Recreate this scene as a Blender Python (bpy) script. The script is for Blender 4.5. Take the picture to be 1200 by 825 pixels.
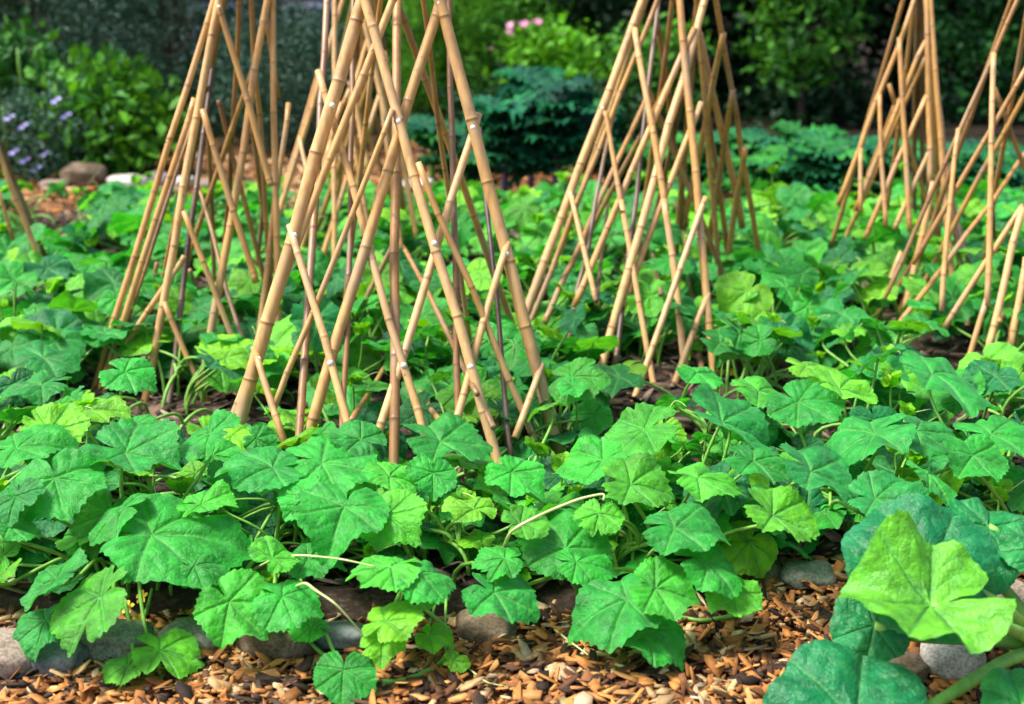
import bpy, math, random
import numpy as np
from mathutils import Vector

for o in list(bpy.data.objects): bpy.data.objects.remove(o, do_unlink=True)
S = bpy.context.scene
COL = S.collection
rad = math.radians
# ------------------------------------------------------------------ camera
H0 = 1.30; F = 1600.0; CU, CV = 600.0, 412.5
PITCH = math.atan(462.5 / F)
cam = bpy.data.cameras.new('camera'); camo = bpy.data.objects.new('camera', cam); COL.objects.link(camo)
camo.location = (0, 0, H0); camo.rotation_euler = (math.pi / 2 - PITCH, 0, 0)
cam.sensor_width = 36; cam.lens = 36 * F / 1200; cam.clip_end = 300; cam.clip_start = 0.05
cam.dof.use_dof = True; cam.dof.focus_distance = 2.95; cam.dof.aperture_fstop = 2.9
S.camera = camo
# ------------------------------------------------------------------ light
SUN_EL, SUN_AZ = 60, 262           # azimuth clockwise from +Y (north)
w = bpy.data.worlds.new('World'); S.world = w; w.use_nodes = True
nt = w.node_tree; bg = nt.nodes['Background']
sky = nt.nodes.new('ShaderNodeTexSky'); sky.sky_type = 'NISHITA'; sky.sun_disc = False
sky.sun_elevation = rad(SUN_EL); sky.sun_rotation = rad(SUN_AZ); sky.dust_density = 4.0; sky.air_density = 1.0; sky.ozone_density = 0.6
nt.links.new(sky.outputs[0], bg.inputs[0]); bg.inputs[1].default_value = 0.105
sl = bpy.data.lights.new('sun', 'SUN'); sl.energy = 2.5; sl.angle = rad(15); sl.color = (1.0, 0.965, 0.91)
so = bpy.data.objects.new('sun', sl); COL.objects.link(so)
sd = Vector((math.sin(rad(SUN_AZ)) * math.cos(rad(SUN_EL)), math.cos(rad(SUN_AZ)) * math.cos(rad(SUN_EL)), math.sin(rad(SUN_EL))))
so.rotation_euler = sd.to_track_quat('Z', 'Y').to_euler(); so.location = (0, 0, 6)
S.view_settings.view_transform = 'Standard'; S.view_settings.look = 'None'
S.view_settings.exposure = 1.5; S.view_settings.gamma = 1.0; S.view_settings.use_curve_mapping = False
S.render.engine = 'CYCLES'
S.cycles.max_bounces = 7; S.cycles.diffuse_bounces = 4; S.cycles.glossy_bounces = 2; S.cycles.transmission_bounces = 4
S.cycles.use_denoising = True
S.cycles.sample_clamp_indirect = 4

# ------------------------------------------------------------------ projection helpers (photo pixels of 1200x825 -> world)
FW = np.array([0, math.cos(PITCH), -math.sin(PITCH)]); UP = np.array([0, math.sin(PITCH), math.cos(PITCH)]); RT = np.array([1., 0, 0])
CAMP = np.array([0, 0, H0])
def ray(u, v): return FW + RT * ((u - CU) / F) - UP * ((v - CV) / F)
def at_z(u, v, z):
    d = ray(u, v); return CAMP + d * ((z - H0) / d[2])
def at_y(u, v, y):
    d = ray(u, v); return CAMP + d * (y / d[1])
def depth(p): return float((np.asarray(p) - CAMP) @ FW)
def proj(p):
    q = np.asarray(p) - CAMP; d = q @ FW
    return CU + F * (q @ RT) / d, CV - F * (q @ UP) / d

# ------------------------------------------------------------------ object helpers
rng = np.random.default_rng(7)
def U(a, b): return float(rng.uniform(a, b))
def empty(name, loc, label, cat, group=None):
    o = bpy.data.objects.new(name, None); COL.objects.link(o); o.location = tuple(float(c) for c in loc)
    o['label'] = label; o['category'] = cat
    if group: o['group'] = group
    o.empty_display_size = 0.05
    return o
def rootloc(o):
    while o is not None and o.parent is not None: o = o.parent
    return np.array(o.location) if o is not None else np.zeros(3)
class MB:
    """collects vertices, faces (tris or quads) and a colour attribute; build() links them as one mesh object"""
    def __init__(s): s.v = []; s.f = []; s.c = []; s.n = 0
    def add(s, v, f, c=(0, 0, 0)):
        v = np.asarray(v, float).reshape(-1, 3)
        c = np.asarray(c, float)
        if c.ndim == 1: c = np.tile(c, (len(v), 1))
        s.v.append(v); s.c.append(c[:, :3]); s.f.append([np.asarray(q) + s.n for q in (f if isinstance(f, (list, tuple)) else [f])]); s.n += len(v)
        return s
    def build(s, name, mat, parent=None, smooth=True):
        v = np.concatenate(s.v); c = np.concatenate(s.c)
        if parent is not None: v = v - rootloc(parent)
        me = bpy.data.meshes.new(name)
        blocks = [b for fl in s.f for b in fl if len(b)]
        nl = sum(b.size for b in blocks); npol = sum(len(b) for b in blocks)
        me.vertices.add(len(v)); me.vertices.foreach_set('co', v.astype(np.float32).ravel())
        me.loops.add(nl); me.loops.foreach_set('vertex_index', np.concatenate([b.ravel() for b in blocks]).astype(np.int32))
        tot = np.concatenate([np.full(len(b), b.shape[1]) for b in blocks])
        me.polygons.add(npol); me.polygons.foreach_set('loop_start', np.concatenate([[0], np.cumsum(tot)[:-1]]).astype(np.int32))
        me.update(calc_edges=True); me.validate()
        if smooth: me.polygons.foreach_set('use_smooth', np.ones(npol, bool))
        a = me.color_attributes.new('tint', 'FLOAT_COLOR', 'POINT')
        a.data.foreach_set('color', np.concatenate([c, np.ones((len(c), 1))], 1).astype(np.float32).ravel())
        me.materials.append(mat)
        o = bpy.data.objects.new(name, me); COL.objects.link(o)
        if parent is not None: o.parent = parent
        return o
def tag(o, label=None, cat=None, group=None, kind=None):
    for k, x in (('label', label), ('category', cat), ('group', group), ('kind', kind)):
        if x: o[k] = x
    return o

def grid_faces(nu, nv, wrap=False):
    i = np.arange(nu - 1)[:, None]; j = np.arange(nv if wrap else nv - 1)[None, :]; j2 = (j + 1) % nv
    return np.stack([i * nv + j, i * nv + j2, (i + 1) * nv + j2, (i + 1) * nv + j], -1).reshape(-1, 4)
def tube(pts, rads, ns=8, cols=None, cap=True):
    """a swept round tube: returns verts, faces, colours"""
    P = np.asarray(pts, float); R = np.broadcast_to(np.asarray(rads, float), (len(P),))
    T = np.gradient(P, axis=0); T /= np.linalg.norm(T, axis=1)[:, None] + 1e-12
    ref = np.array([0, 0, 1.]) if abs(T[:, 2]).mean() < 0.8 else np.array([1., 0, 0])
    A = np.cross(T, ref); A /= np.linalg.norm(A, axis=1)[:, None] + 1e-12; B = np.cross(T, A)
    a = np.linspace(0, 2 * math.pi, ns, endpoint=False)
    V = P[:, None] + R[:, None, None] * (np.cos(a)[None, :, None] * A[:, None] + np.sin(a)[None, :, None] * B[:, None])
    V = V.reshape(-1, 3); f = [grid_faces(len(P), ns, True)]
    if cap:
        n = len(V); V = np.concatenate([V, P[:1], P[-1:]]); j = np.arange(ns); k = (j + 1) % ns
        f.append(np.stack([np.full(ns, n), k, j], 1)); f.append(np.stack([np.full(ns, n + 1), (len(P) - 1) * ns + j, (len(P) - 1) * ns + k], 1))
    c = np.zeros((len(V), 3))
    if cols is not None:
        cols = np.asarray(cols, float)
        if cols.ndim == 1: c[:] = cols
        else:
            c[:len(P) * ns] = np.repeat(cols, ns, 0)
            if cap: c[-2] = cols[0]; c[-1] = cols[-1]
    return V, f, c
def bez(p0, p1, p2, p3, n=9):
    t = np.linspace(0, 1, n)[:, None]
    return (1 - t) ** 3 * np.array(p0) + 3 * (1 - t) ** 2 * t * np.array(p1) + 3 * (1 - t) * t * t * np.array(p2) + t ** 3 * np.array(p3)

# ------------------------------------------------------------------ materials
def newmat(name):
    m = bpy.data.materials.new(name); m.use_nodes = True; t = m.node_tree; t.nodes.clear()
    return m, t, t.nodes, t.links
def N(t, typ, **kw):
    n = t.nodes.new(typ)
    for k, x in kw.items():
        if k.startswith('i_'): n.inputs[k[2:].replace('_', ' ')].default_value = x
        else: setattr(n, k, x)
    return n
def ramp(t, fac, stops, interp='LINEAR'):
    r = t.nodes.new('ShaderNodeValToRGB'); r.color_ramp.interpolation = interp
    e = r.color_ramp.elements
    while len(e) > 1: e.remove(e[-1])
    e[0].position = stops[0][0]; e[0].color = (*stops[0][1], 1)
    for p, c in stops[1:]:
        q = e.new(p); q.color = (*c, 1)
    t.links.new(fac, r.inputs[0]); return r.outputs[0]
def mixc(t, fac, a, b, mode='MIX'):
    m = t.nodes.new('ShaderNodeMix'); m.data_type = 'RGBA'; m.blend_type = mode
    for s, x in ((m.inputs[0], fac), (m.inputs[6], a), (m.inputs[7], b)):
        if isinstance(x, bpy.types.NodeSocket): t.links.new(x, s)
        elif isinstance(x, tuple): s.default_value = (*x, 1)
        else: s.default_value = x
    return m.outputs[2]
def math_(t, op, a, b=0.0, clamp=False):
    m = t.nodes.new('ShaderNodeMath'); m.operation = op; m.use_clamp = clamp
    for s, x in ((m.inputs[0], a), (m.inputs[1], b)):
        if isinstance(x, bpy.types.NodeSocket): t.links.new(x, s)
        else: s.default_value = x
    return m.outputs[0]
def noise(t, scale, detail=3, rough=0.55, coord=None, dist=0.0):
    n = t.nodes.new('ShaderNodeTexNoise'); n.inputs['Scale'].default_value = scale; n.inputs['Detail'].default_value = detail
    n.inputs['Roughness'].default_value = rough; n.inputs['Distortion'].default_value = dist
    if coord is None: coord = t.nodes.new('ShaderNodeTexCoord').outputs['Object']
    t.links.new(coord, n.inputs['Vector']); return n.outputs['Fac']
def tint(t):
    a = t.nodes.new('ShaderNodeAttribute'); a.attribute_name = 'tint'
    s = t.nodes.new('ShaderNodeSeparateColor'); t.links.new(a.outputs['Color'], s.inputs[0]); return s.outputs
def bump(t, h, strength, distance):
    b = t.nodes.new('ShaderNodeBump'); b.inputs['Strength'].default_value = strength; b.inputs['Distance'].default_value = distance
    t.links.new(h, b.inputs['Height']); return b.outputs[0]

def leaf_mat(name, dark, mid, young, vein, rough=0.42, trans=0.28, bumpy=True, spots=True, spec=0.36, sheen=0.0):
    """tint.r = vein mask, tint.g = tone (0 old blue green, 1 young lime), tint.b = brightness jitter"""
    m, t, n, L = newmat(name)
    R, G, B = tint(t)[:3]
    base = ramp(t, G, [(0, dark), (0.5, mid), (1, young)])
    nz = noise(t, 26, 4)
    base = mixc(t, 1.0, base, ramp(t, nz, [(0.3, (0.62,) * 3), (0.7, (1.32,) * 3)]), 'MULTIPLY')
    jit = math_(t, 'ADD', math_(t, 'MULTIPLY', B, 1.0), 0.5)
    cj = t.nodes.new('ShaderNodeCombineColor'); [L.new(jit, cj.inputs[i]) for i in range(3)]
    base = mixc(t, 1.0, base, cj.outputs[0], 'MULTIPLY')
    base = mixc(t, math_(t, 'MULTIPLY', R, 0.4), base, vein)
    if spots:
        base = mixc(t, ramp(t, noise(t, 38, 4, 0.7), [(0.50, (0, 0, 0)), (0.70, (0.26,) * 3)]), base, (0.14, 0.50, 0.18))  # pale speckle that also puts mint highlights into the leaf colour
        sp = noise(t, 60, 2, 0.6)
        base = mixc(t, ramp(t, sp, [(0.735, (0, 0, 0)), (0.77, (0.8,) * 3)]), base, (0.30, 0.24, 0.07))
    p = N(t, 'ShaderNodeBsdfPrincipled'); L.new(base, p.inputs['Base Color'])
    L.new(math_(t, 'ADD', math_(t, 'MULTIPLY', noise(t, 90, 2), 0.25), rough - 0.12), p.inputs['Roughness'])
    p.inputs['Specular IOR Level'].default_value = spec
    p.inputs['Sheen Weight'].default_value = sheen; p.inputs['Sheen Roughness'].default_value = 0.45; p.inputs['Sheen Tint'].default_value = (0.55, 1.0, 0.75, 1)
    tr = N(t, 'ShaderNodeBsdfTranslucent')
    L.new(mixc(t, 1.0, base, (1.6, 1.45, 0.45), 'MULTIPLY'), tr.inputs[0])
    if bumpy:
        vb = math_(t, 'SUBTRACT', math_(t, 'MULTIPLY', noise(t, 110, 3, 0.6), 1.0), math_(t, 'MULTIPLY', R, 0.6))
        nb = bump(t, vb, 0.8, 0.0055); L.new(nb, p.inputs['Normal'])
    mx = N(t, 'ShaderNodeMixShader'); mx.inputs[0].default_value = trans
    L.new(p.outputs[0], mx.inputs[1]); L.new(tr.outputs[0], mx.inputs[2])
    o = N(t, 'ShaderNodeOutputMaterial'); L.new(mx.outputs[0], o.inputs[0]); return m

M_leaf = leaf_mat('cucumber_leaf', (0.004, 0.125, 0.036), (0.024, 0.31, 0.022), (0.19, 0.50, 0.006), (0.14, 0.50, 0.09), rough=0.46, trans=0.36, spec=0.30, sheen=0.12)
M_squash = leaf_mat('squash_leaf', (0.004, 0.14, 0.045), (0.014, 0.26, 0.030), (0.17, 0.45, 0.006), (0.08, 0.32, 0.09), rough=0.40, trans=0.34, spec=0.4, sheen=0.03)
M_kale = leaf_mat('kale_leaf', (0.004, 0.040, 0.030), (0.006, 0.105, 0.045), (0.03, 0.20, 0.025), (0.1, 0.3, 0.15), 0.6, 0.2, False, False, 0.12)
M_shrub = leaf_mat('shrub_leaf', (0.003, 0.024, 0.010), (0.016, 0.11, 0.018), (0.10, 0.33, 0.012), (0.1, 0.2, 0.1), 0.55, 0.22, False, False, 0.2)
M_grey = leaf_mat('grey_shrub_leaf', (0.012, 0.046, 0.032), (0.032, 0.095, 0.062), (0.08, 0.18, 0.11), (0.1, 0.2, 0.1), 0.55, 0.12, False, False, 0.25)

def simple(name, stops, rough=0.6, nscale=20, bs=0.3, bd=0.003, spec=0.4, use_tint=False, detail=5):
    m, t, n, L = newmat(name)
    nz = noise(t, nscale, detail, 0.6)
    c = ramp(t, nz, stops)
    if use_tint:
        a = t.nodes.new('ShaderNodeAttribute'); a.attribute_name = 'tint'
        c = mixc(t, 1.0, a.outputs['Color'], ramp(t, nz, [(0.25, (0.6,) * 3), (0.75, (1.3,) * 3)]), 'MULTIPLY')
    p = N(t, 'ShaderNodeBsdfPrincipled'); L.new(c, p.inputs['Base Color']); p.inputs['Roughness'].default_value = rough
    p.inputs['Specular IOR Level'].default_value = spec
    if bs: L.new(bump(t, noise(t, nscale * 3, 5, 0.65), bs, bd), p.inputs['Normal'])
    o = N(t, 'ShaderNodeOutputMaterial'); L.new(p.outputs[0], o.inputs[0]); return m
M_tinted = simple('tinted_chip', [(0, (0, 0, 0)), (1, (1, 1, 1))], 0.75, 60, 0.4, 0.002, 0.25, True)
M_stem = simple('green_stem', [(0.3, (0.10, 0.26, 0.03)), (0.7, (0.20, 0.42, 0.07))], 0.5, 40, 0.2, 0.002)
M_tendril = simple('pale_tendril', [(0.3, (0.30, 0.45, 0.12)), (0.7, (0.55, 0.60, 0.28))], 0.5, 40, 0)
M_purple = simple('purple_stem', [(0.3, (0.07, 0.035, 0.09)), (0.7, (0.14, 0.08, 0.16))], 0.5, 30, 0)
M_bark = simple('bark', [(0.3, (0.015, 0.011, 0.008)), (0.7, (0.06, 0.045, 0.03))], 0.9, 30, 0.6, 0.01)
M_petal = simple('yellow_petal', [(0.3, (0.75, 0.45, 0.01)), (0.7, (0.85, 0.60, 0.03))], 0.5, 20, 0)
M_pink = simple('pink_petal', [(0.3, (0.55, 0.16, 0.32)), (0.7, (0.75, 0.35, 0.50))], 0.5, 20, 0)
M_violet = simple('violet_petal', [(0.3, (0.16, 0.14, 0.42)), (0.7, (0.30, 0.26, 0.55))], 0.5, 20, 0)
M_white = simple('screw_head', [(0.3, (0.75, 0.74, 0.72)), (0.7, (0.85, 0.85, 0.83))], 0.35, 20, 0)
M_black = simple('black_plastic', [(0.3, (0.01, 0.012, 0.013)), (0.7, (0.03, 0.032, 0.035))], 0.3, 20, 0)
M_wall = simple('mauve_wall', [(0.3, (0.16, 0.085, 0.10)), (0.7, (0.24, 0.14, 0.16))], 0.8, 3, 0.1)
M_roof = simple('grey_roof', [(0.3, (0.08, 0.085, 0.10)), (0.7, (0.13, 0.14, 0.16))], 0.7, 3, 0.1)
M_glass = simple('dark_window', [(0.3, (0.02, 0.03, 0.05)), (0.7, (0.03, 0.04, 0.06))], 0.1, 3, 0)
M_frame = simple('pale_frame', [(0.3, (0.4, 0.42, 0.5)), (0.7, (0.5, 0.5, 0.6))], 0.6, 3, 0)

def stone_mat(name, a, b, c, bands=False):
    m, t, n, L = newmat(name)
    co = t.nodes.new('ShaderNodeTexCoord').outputs['Object']
    nz = noise(t, 14, 8, 0.65, co); base = ramp(t, nz, [(0.3, a), (0.5, b), (0.72, c)])
    sp = noise(t, 170, 2, 0.5, co)
    base = mixc(t, 1.0, base, ramp(t, sp, [(0.35, (0.62,) * 3), (0.6, (1.15,) * 3)]), 'MULTIPLY')
    if bands:
        wv = N(t, 'ShaderNodeTexWave'); wv.inputs['Scale'].default_value = 9; wv.inputs['Distortion'].default_value = 6; wv.bands_direction = 'Z'
        L.new(co, wv.inputs['Vector']); base = mixc(t, 0.35, base, ramp(t, wv.outputs['Fac'], [(0.2, a), (0.9, c)]))
    p = N(t, 'ShaderNodeBsdfPrincipled'); L.new(base, p.inputs['Base Color']); p.inputs['Roughness'].default_value = 0.8
    p.inputs['Specular IOR Level'].default_value = 0.3
    L.new(bump(t, noise(t, 45, 8, 0.65, co), 0.5, 0.006), p.inputs['Normal'])
    o = N(t, 'ShaderNodeOutputMaterial'); L.new(p.outputs[0], o.inputs[0]); return m
ST_tan = stone_mat('stone_tan', (0.12, 0.09, 0.065), (0.24, 0.19, 0.14), (0.36, 0.29, 0.22))
ST_grey = stone_mat('stone_grey', (0.07, 0.085, 0.085), (0.14, 0.16, 0.155), (0.26, 0.28, 0.27), True)
ST_olive = stone_mat('stone_olive', (0.08, 0.10, 0.07), (0.17, 0.19, 0.14), (0.28, 0.30, 0.24))
ST_brown = stone_mat('stone_brown', (0.05, 0.035, 0.02), (0.12, 0.085, 0.05), (0.25, 0.19, 0.13))
ST_pale = stone_mat('stone_pale', (0.30, 0.28, 0.25), (0.48, 0.45, 0.40), (0.62, 0.60, 0.56))
ST_mauve = stone_mat('stone_mauve', (0.10, 0.08, 0.09), (0.20, 0.17, 0.19), (0.32, 0.29, 0.31))

def bamboo():
    m, t, n, L = newmat('bamboo')
    R, G, B = tint(t)[:3]        # r node ring, g tone (0 pale, 1 dark brown), b position along the cane
    co = t.nodes.new('ShaderNodeTexCoord').outputs['Object']
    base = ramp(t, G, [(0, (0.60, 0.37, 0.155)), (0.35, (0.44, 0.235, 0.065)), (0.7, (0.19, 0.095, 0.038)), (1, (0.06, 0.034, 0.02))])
    mp = N(t, 'ShaderNodeMapping'); mp.inputs['Scale'].default_value = (60, 60, 5); L.new(co, mp.inputs[0])
    st = noise(t, 1.0, 5, 0.6, mp.outputs[0])
    base = mixc(t, 1.0, base, ramp(t, st, [(0.25, (0.66, 0.62, 0.55)), (0.5, (1.0,) * 3), (0.75, (1.2, 1.22, 1.25))]), 'MULTIPLY')
    bl = noise(t, 9, 4, 0.6, co)
    base = mixc(t, ramp(t, bl, [(0.56, (0, 0, 0)), (0.72, (0.5,) * 3)]), base, (0.20, 0.10, 0.04))
    base = mixc(t, ramp(t, noise(t, 45, 3, 0.5, co), [(0.70, (0, 0, 0)), (0.74, (0.75,) * 3)]), base, (0.045, 0.03, 0.02))
    base = mixc(t, ramp(t, noise(t, 3.5, 3, 0.6, co), [(0.50, (0, 0, 0)), (0.66, (0.45,) * 3)]), base, (0.30, 0.24, 0.17))
    base = mixc(t, math_(t, 'MULTIPLY', R, 0.8), base, (0.12, 0.065, 0.035))
    p = N(t, 'ShaderNodeBsdfPrincipled'); L.new(base, p.inputs['Base Color']); p.inputs['Roughness'].default_value = 0.42
    p.inputs['Specular IOR Level'].default_value = 0.45
    L.new(bump(t, st, 0.25, 0.002), p.inputs['Normal'])
    o = N(t, 'ShaderNodeOutputMaterial'); L.new(p.outputs[0], o.inputs[0]); return m
M_bamboo = bamboo()

def ground_mat(name, soil_only=False):
    m, t, n, L = newmat(name)
    co = t.nodes.new('ShaderNodeTexCoord').outputs['Object']
    big = noise(t, 1.2, 5, 0.6, co); fine = noise(t, 45, 7, 0.7, co)
    soil = ramp(t, fine, [(0.3, (0.012, 0.008, 0.006)), (0.55, (0.055, 0.036, 0.026)), (0.75, (0.15, 0.105, 0.08))])
    if soil_only:
        wv = N(t, 'ShaderNodeMapping'); wv.inputs['Scale'].default_value = (25, 70, 60); wv.inputs['Rotation'].default_value = (0, 0, 0.25); L.new(co, wv.inputs[0])
        straw = noise(t, 1.0, 4, 0.6, wv.outputs[0])
        col = mixc(t, ramp(t, straw, [(0.58, (0, 0, 0)), (0.68, (0.4,) * 3)]), soil, (0.20, 0.145, 0.11))
        h = math_(t, 'ADD', fine, straw)
    else:
        vo = N(t, 'ShaderNodeTexVoronoi'); vo.inputs['Scale'].default_value = 34; vo.inputs['Randomness'].default_value = 1
        mp = N(t, 'ShaderNodeMapping'); mp.inputs['Scale'].default_value = (1.0, 2.0, 1); mp.inputs['Rotation'].default_value = (0, 0, 0.5); L.new(co, mp.inputs[0]); L.new(mp.outputs[0], vo.inputs['Vector'])
        sc = t.nodes.new('ShaderNodeSeparateColor'); L.new(vo.outputs['Color'], sc.inputs[0])
        chip = ramp(t, sc.outputs[0], [(0, (0.05, 0.022, 0.010)), (0.35, (0.22, 0.09, 0.03)), (0.7, (0.45, 0.20, 0.06)), (1, (0.60, 0.34, 0.15))])
        chip = mixc(t, 1.0, chip, ramp(t, fine, [(0.3, (0.5,) * 3), (0.6, (1.1,) * 3)]), 'MULTIPLY')
        col = mixc(t, ramp(t, big, [(0.42, (0, 0, 0)), (0.5, (1,) * 3)]), chip, mixc(t, 0.35, chip, soil))
        h = math_(t, 'ADD', vo.outputs['Distance'], fine)
    p = N(t, 'ShaderNodeBsdfPrincipled'); L.new(col, p.inputs['Base Color']); p.inputs['Roughness'].default_value = 0.9
    p.inputs['Specular IOR Level'].default_value = 0.2
    L.new(bump(t, h, 0.7, 0.012), p.inputs['Normal'])
    o = N(t, 'ShaderNodeOutputMaterial'); L.new(p.outputs[0], o.inputs[0]); return m
M_dark = simple('shade_dark_soil', [(0.3, (0.006, 0.006, 0.004)), (0.7, (0.03, 0.022, 0.014))], 0.95, 12, .5, .01, .1)  # near black soil: background shade put into its colour
M_ground = ground_mat('wood_chip_ground'); M_soil = ground_mat('bed_soil_straw', True)

# ------------------------------------------------------------------ setting: ground, bed soil
def wob(x, y, s=1.0): return np.sin(x * 3.1 * s + 1.3) * np.cos(y * 2.7 * s) * .5 + np.sin(x * 7.3 * s + y * 5.1 * s) * .3 + np.sin(x * 17 * s - y * 13 * s + 2) * .2
def sheet(name, xs, ys, zf, mat):
    X, Y = np.meshgrid(xs, ys); Z = zf(X, Y)
    b = MB(); b.add(np.stack([X, Y, Z], -1).reshape(-1, 3), grid_faces(len(ys), len(xs))); return b.build(name, mat)
def coarse(a, b, c, d, n): return np.unique(np.concatenate([np.linspace(-60, a, 12), np.linspace(a, b, n), np.linspace(b, 60, 12)]))
g = sheet('ground', coarse(-5, 5, 0, 0, 160), coarse(0.5, 12, 0, 0, 200), lambda X, Y: 0.008 * wob(X, Y) - 0.01, M_ground)
tag(g, kind='structure')
def bed_front(x): return 2.50 + 0.30 / (1 + np.exp(-(x - 0.50) * 18)) + 0.02 * np.sin(x * 5)
def bed_back(x): return 7.08 + 0.10 * np.sin(x * 1.3 + 1)
xs = np.linspace(-4.5, 4.5, 240); tt = np.linspace(0, 1, 200)
X = np.tile(xs, (200, 1)); Y = bed_front(X) + (bed_back(X) - bed_front(X)) * tt[:, None]
edge = np.minimum(1, np.minimum(Y - bed_front(X), bed_back(X) - Y) / 0.12); edge = np.minimum(edge, np.minimum(X + 4.5, 4.5 - X) / .2)
Z = -0.03 + 0.065 * np.sqrt(np.clip(edge, 0, 1)) + 0.012 * wob(X, Y, 1.6) * edge
b = MB(); b.add(np.stack([X, Y, Z], -1).reshape(-1, 3), grid_faces(200, 240)); tag(b.build('bed_soil', M_soil), kind='structure')

xs2 = np.linspace(-40, 40, 90); ys2 = np.linspace(10.3, 59, 60)
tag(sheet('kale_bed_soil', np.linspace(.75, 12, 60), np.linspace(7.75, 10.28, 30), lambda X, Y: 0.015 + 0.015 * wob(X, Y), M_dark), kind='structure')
tag(sheet('shaded_bed_soil', xs2, ys2, lambda X, Y: 0.02 + 0.02 * wob(X, Y), M_dark), kind='structure')  # dark sheet over the chips, with the tree shade in its colour
# wood chips: thousands of shards
def chips(name, n, xr, yr, lo, hi, palette, zlift=0.012, inside=None, label=None):
    x = rng.uniform(*xr, n); y = rng.uniform(*yr, n)
    if inside is not None:
        k = inside(x, y); x, y = x[k], y[k]; n = len(x)
    L = rng.uniform(lo, hi, n); W = L * rng.uniform(.16, .5, n); T = rng.uniform(.0008, .0028, n)
    a = rng.uniform(0, math.tau, n); tl = rng.normal(0, .28, n); rl = rng.normal(0, .35, n)
    ca, sa = np.cos(a), np.sin(a)
    ex = np.stack([ca * np.cos(tl), sa * np.cos(tl), np.sin(tl)], 1); ey = np.stack([-sa * np.cos(rl), ca * np.cos(rl), np.sin(rl)], 1)
    ez = np.cross(ex, ey)
    poly = np.array([[-.5, -.35], [-.38, -.5], [.42, -.45], [.5, .1], [.38, .5], [-.45, .42]])
    pj = poly[None] * (1 + rng.normal(0, .3, (n, 6, 2)))
    c = np.stack([x, y, 0.008 * wob(x, y) + np.abs(tl) * L * .3 + rng.uniform(0, zlift, n) ], 1)
    top = c[:, None] + pj[..., :1] * (L[:, None, None] * ex[:, None]) + pj[..., 1:] * (W[:, None, None] * ey[:, None]) + ez[:, None] * T[:, None, None]
    bot = top - 2 * ez[:, None] * T[:, None, None]
    V = np.concatenate([top, bot], 1).reshape(-1, 3); o = np.arange(n)[:, None] * 12
    f6 = o + np.arange(6)[None]; sides = np.stack([np.stack([o[:, 0] + i, o[:, 0] + 6 + i, o[:, 0] + 6 + (i + 1) % 6, o[:, 0] + (i + 1) % 6], 1) for i in range(6)], 1).reshape(-1, 4)
    pal = np.array(palette); col = pal[rng.choice(len(pal), n)] * rng.uniform(.45, 1.1, (n, 1))
    b = MB(); b.add(V, [f6, sides], np.repeat(col, 12, 0)); o = b.build(name, M_tinted, smooth=False)
    return tag(o, label, 'wood chips', kind='stuff')
PAL = [(.50, .20, .05), (.56, .27, .085), (.36, .14, .035), (.20, .08, .03), (.56, .36, .16), (.11, .05, .025), (.05, .03, .018), (.42, .17, .045), (.54, .22, .055), (.58, .42, .24), (.04, .022, .014)]
chips('wood_chips', 15000, (-1.25, 1.45), (1.95, 2.9), .012, .056, PAL, .016, lambda x, y: y < bed_front(x) + .03, 'loose orange and brown wood chips carpeting the path in front of the bed')
chips('wood_chips', 14000, (-6, 6), (6.1, 11), .03, .10, PAL, .02, lambda x, y: (y > bed_back(x) - .05) & ((x < .8) | (y < 7.75)) & (y < 10.3), 'orange brown wood chips on the path behind the cucumber bed')
chips('bark_shreds', 16000, (-3.6, 3.6), (2.6, 7.2), .02, .10, [(.09, .06, .045), (.2, .15, .11), (.05, .03, .02), (.3, .22, .16), (.13, .08, .05)], .01, lambda x, y: (y > bed_front(x)) & (y < bed_back(x)), 'dull brown bark shreds and straw lying on the bed soil').location.z = .034

# ------------------------------------------------------------------ stones
def stone(u, v, wpx, mat, label, asp=.6, dep=.8, name='edging_stone', rot=0., group=None, seed=0, sink=.25):
    """u, v: middle of the stone's foot line in the photo"""
    p = at_z(u, v, 0); r = wpx * (1.1 if name == 'edging_stone' else 1) / 2 / F * depth(p)
    rs = np.random.default_rng(seed + int(u * 7 + v))
    nu, nv = 26, 40; th = np.linspace(0.001, math.pi - .001, nu)[:, None]; ph = np.linspace(0, math.tau, nv, endpoint=False)[None]
    d = np.stack([np.sin(th) * np.cos(ph), np.sin(th) * np.sin(ph), np.cos(th) * np.ones_like(ph)], -1)
    ex = .78; dd = np.sign(d) * np.abs(d) ** ex
    amp = 1
    for k in range(5):
        q = rs.normal(size=3) * (1.2 + k * .9); amp = amp + .10 / (1 + k * .6) * np.sin(d @ q + rs.uniform(0, 6))
    P = dd * amp[..., None] * np.array([r, r * dep, r * asp])
    c, s = math.cos(rot), math.sin(rot); P = P @ np.array([[c, s, 0], [-s, c, 0], [0, 0, 1]])
    P[..., 2] += r * asp * (1 - 2 * sink * .6)
    e = empty(name, p, label, 'stone', group); 
    bpy.data.objects.remove(e)
    b = MB(); b.add(P.reshape(-1, 3), grid_faces(nu, nv, True)); o = b.build(name, mat); o.location = (p[0], p[1] + r * dep * .6, 0)
    return tag(o, label, 'stone', group)
G1 = 'rounded stones edging the front of the bed'
stone(0, 792, 76, ST_tan, 'tan rounded stone at the lower left corner, leftmost of the front edging', .62, .9, group=G1)
stone(62, 790, 72, ST_grey, 'dark grey banded stone beside the leftmost tan stone', .48, .9, group=G1)
stone(134, 777, 78, ST_olive, 'smooth olive grey stone behind the low light green leaves at left', .55, .8, group=G1)
stone(222, 768, 76, ST_olive, 'low olive stone right of the smooth one, under the drooping cucumber leaf', .45, .8, group=G1, seed=4)
stone(318, 775, 92, ST_brown, 'rough brown speckled rock, widest of the left edging stones', .6, .8, group=G1)
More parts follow.
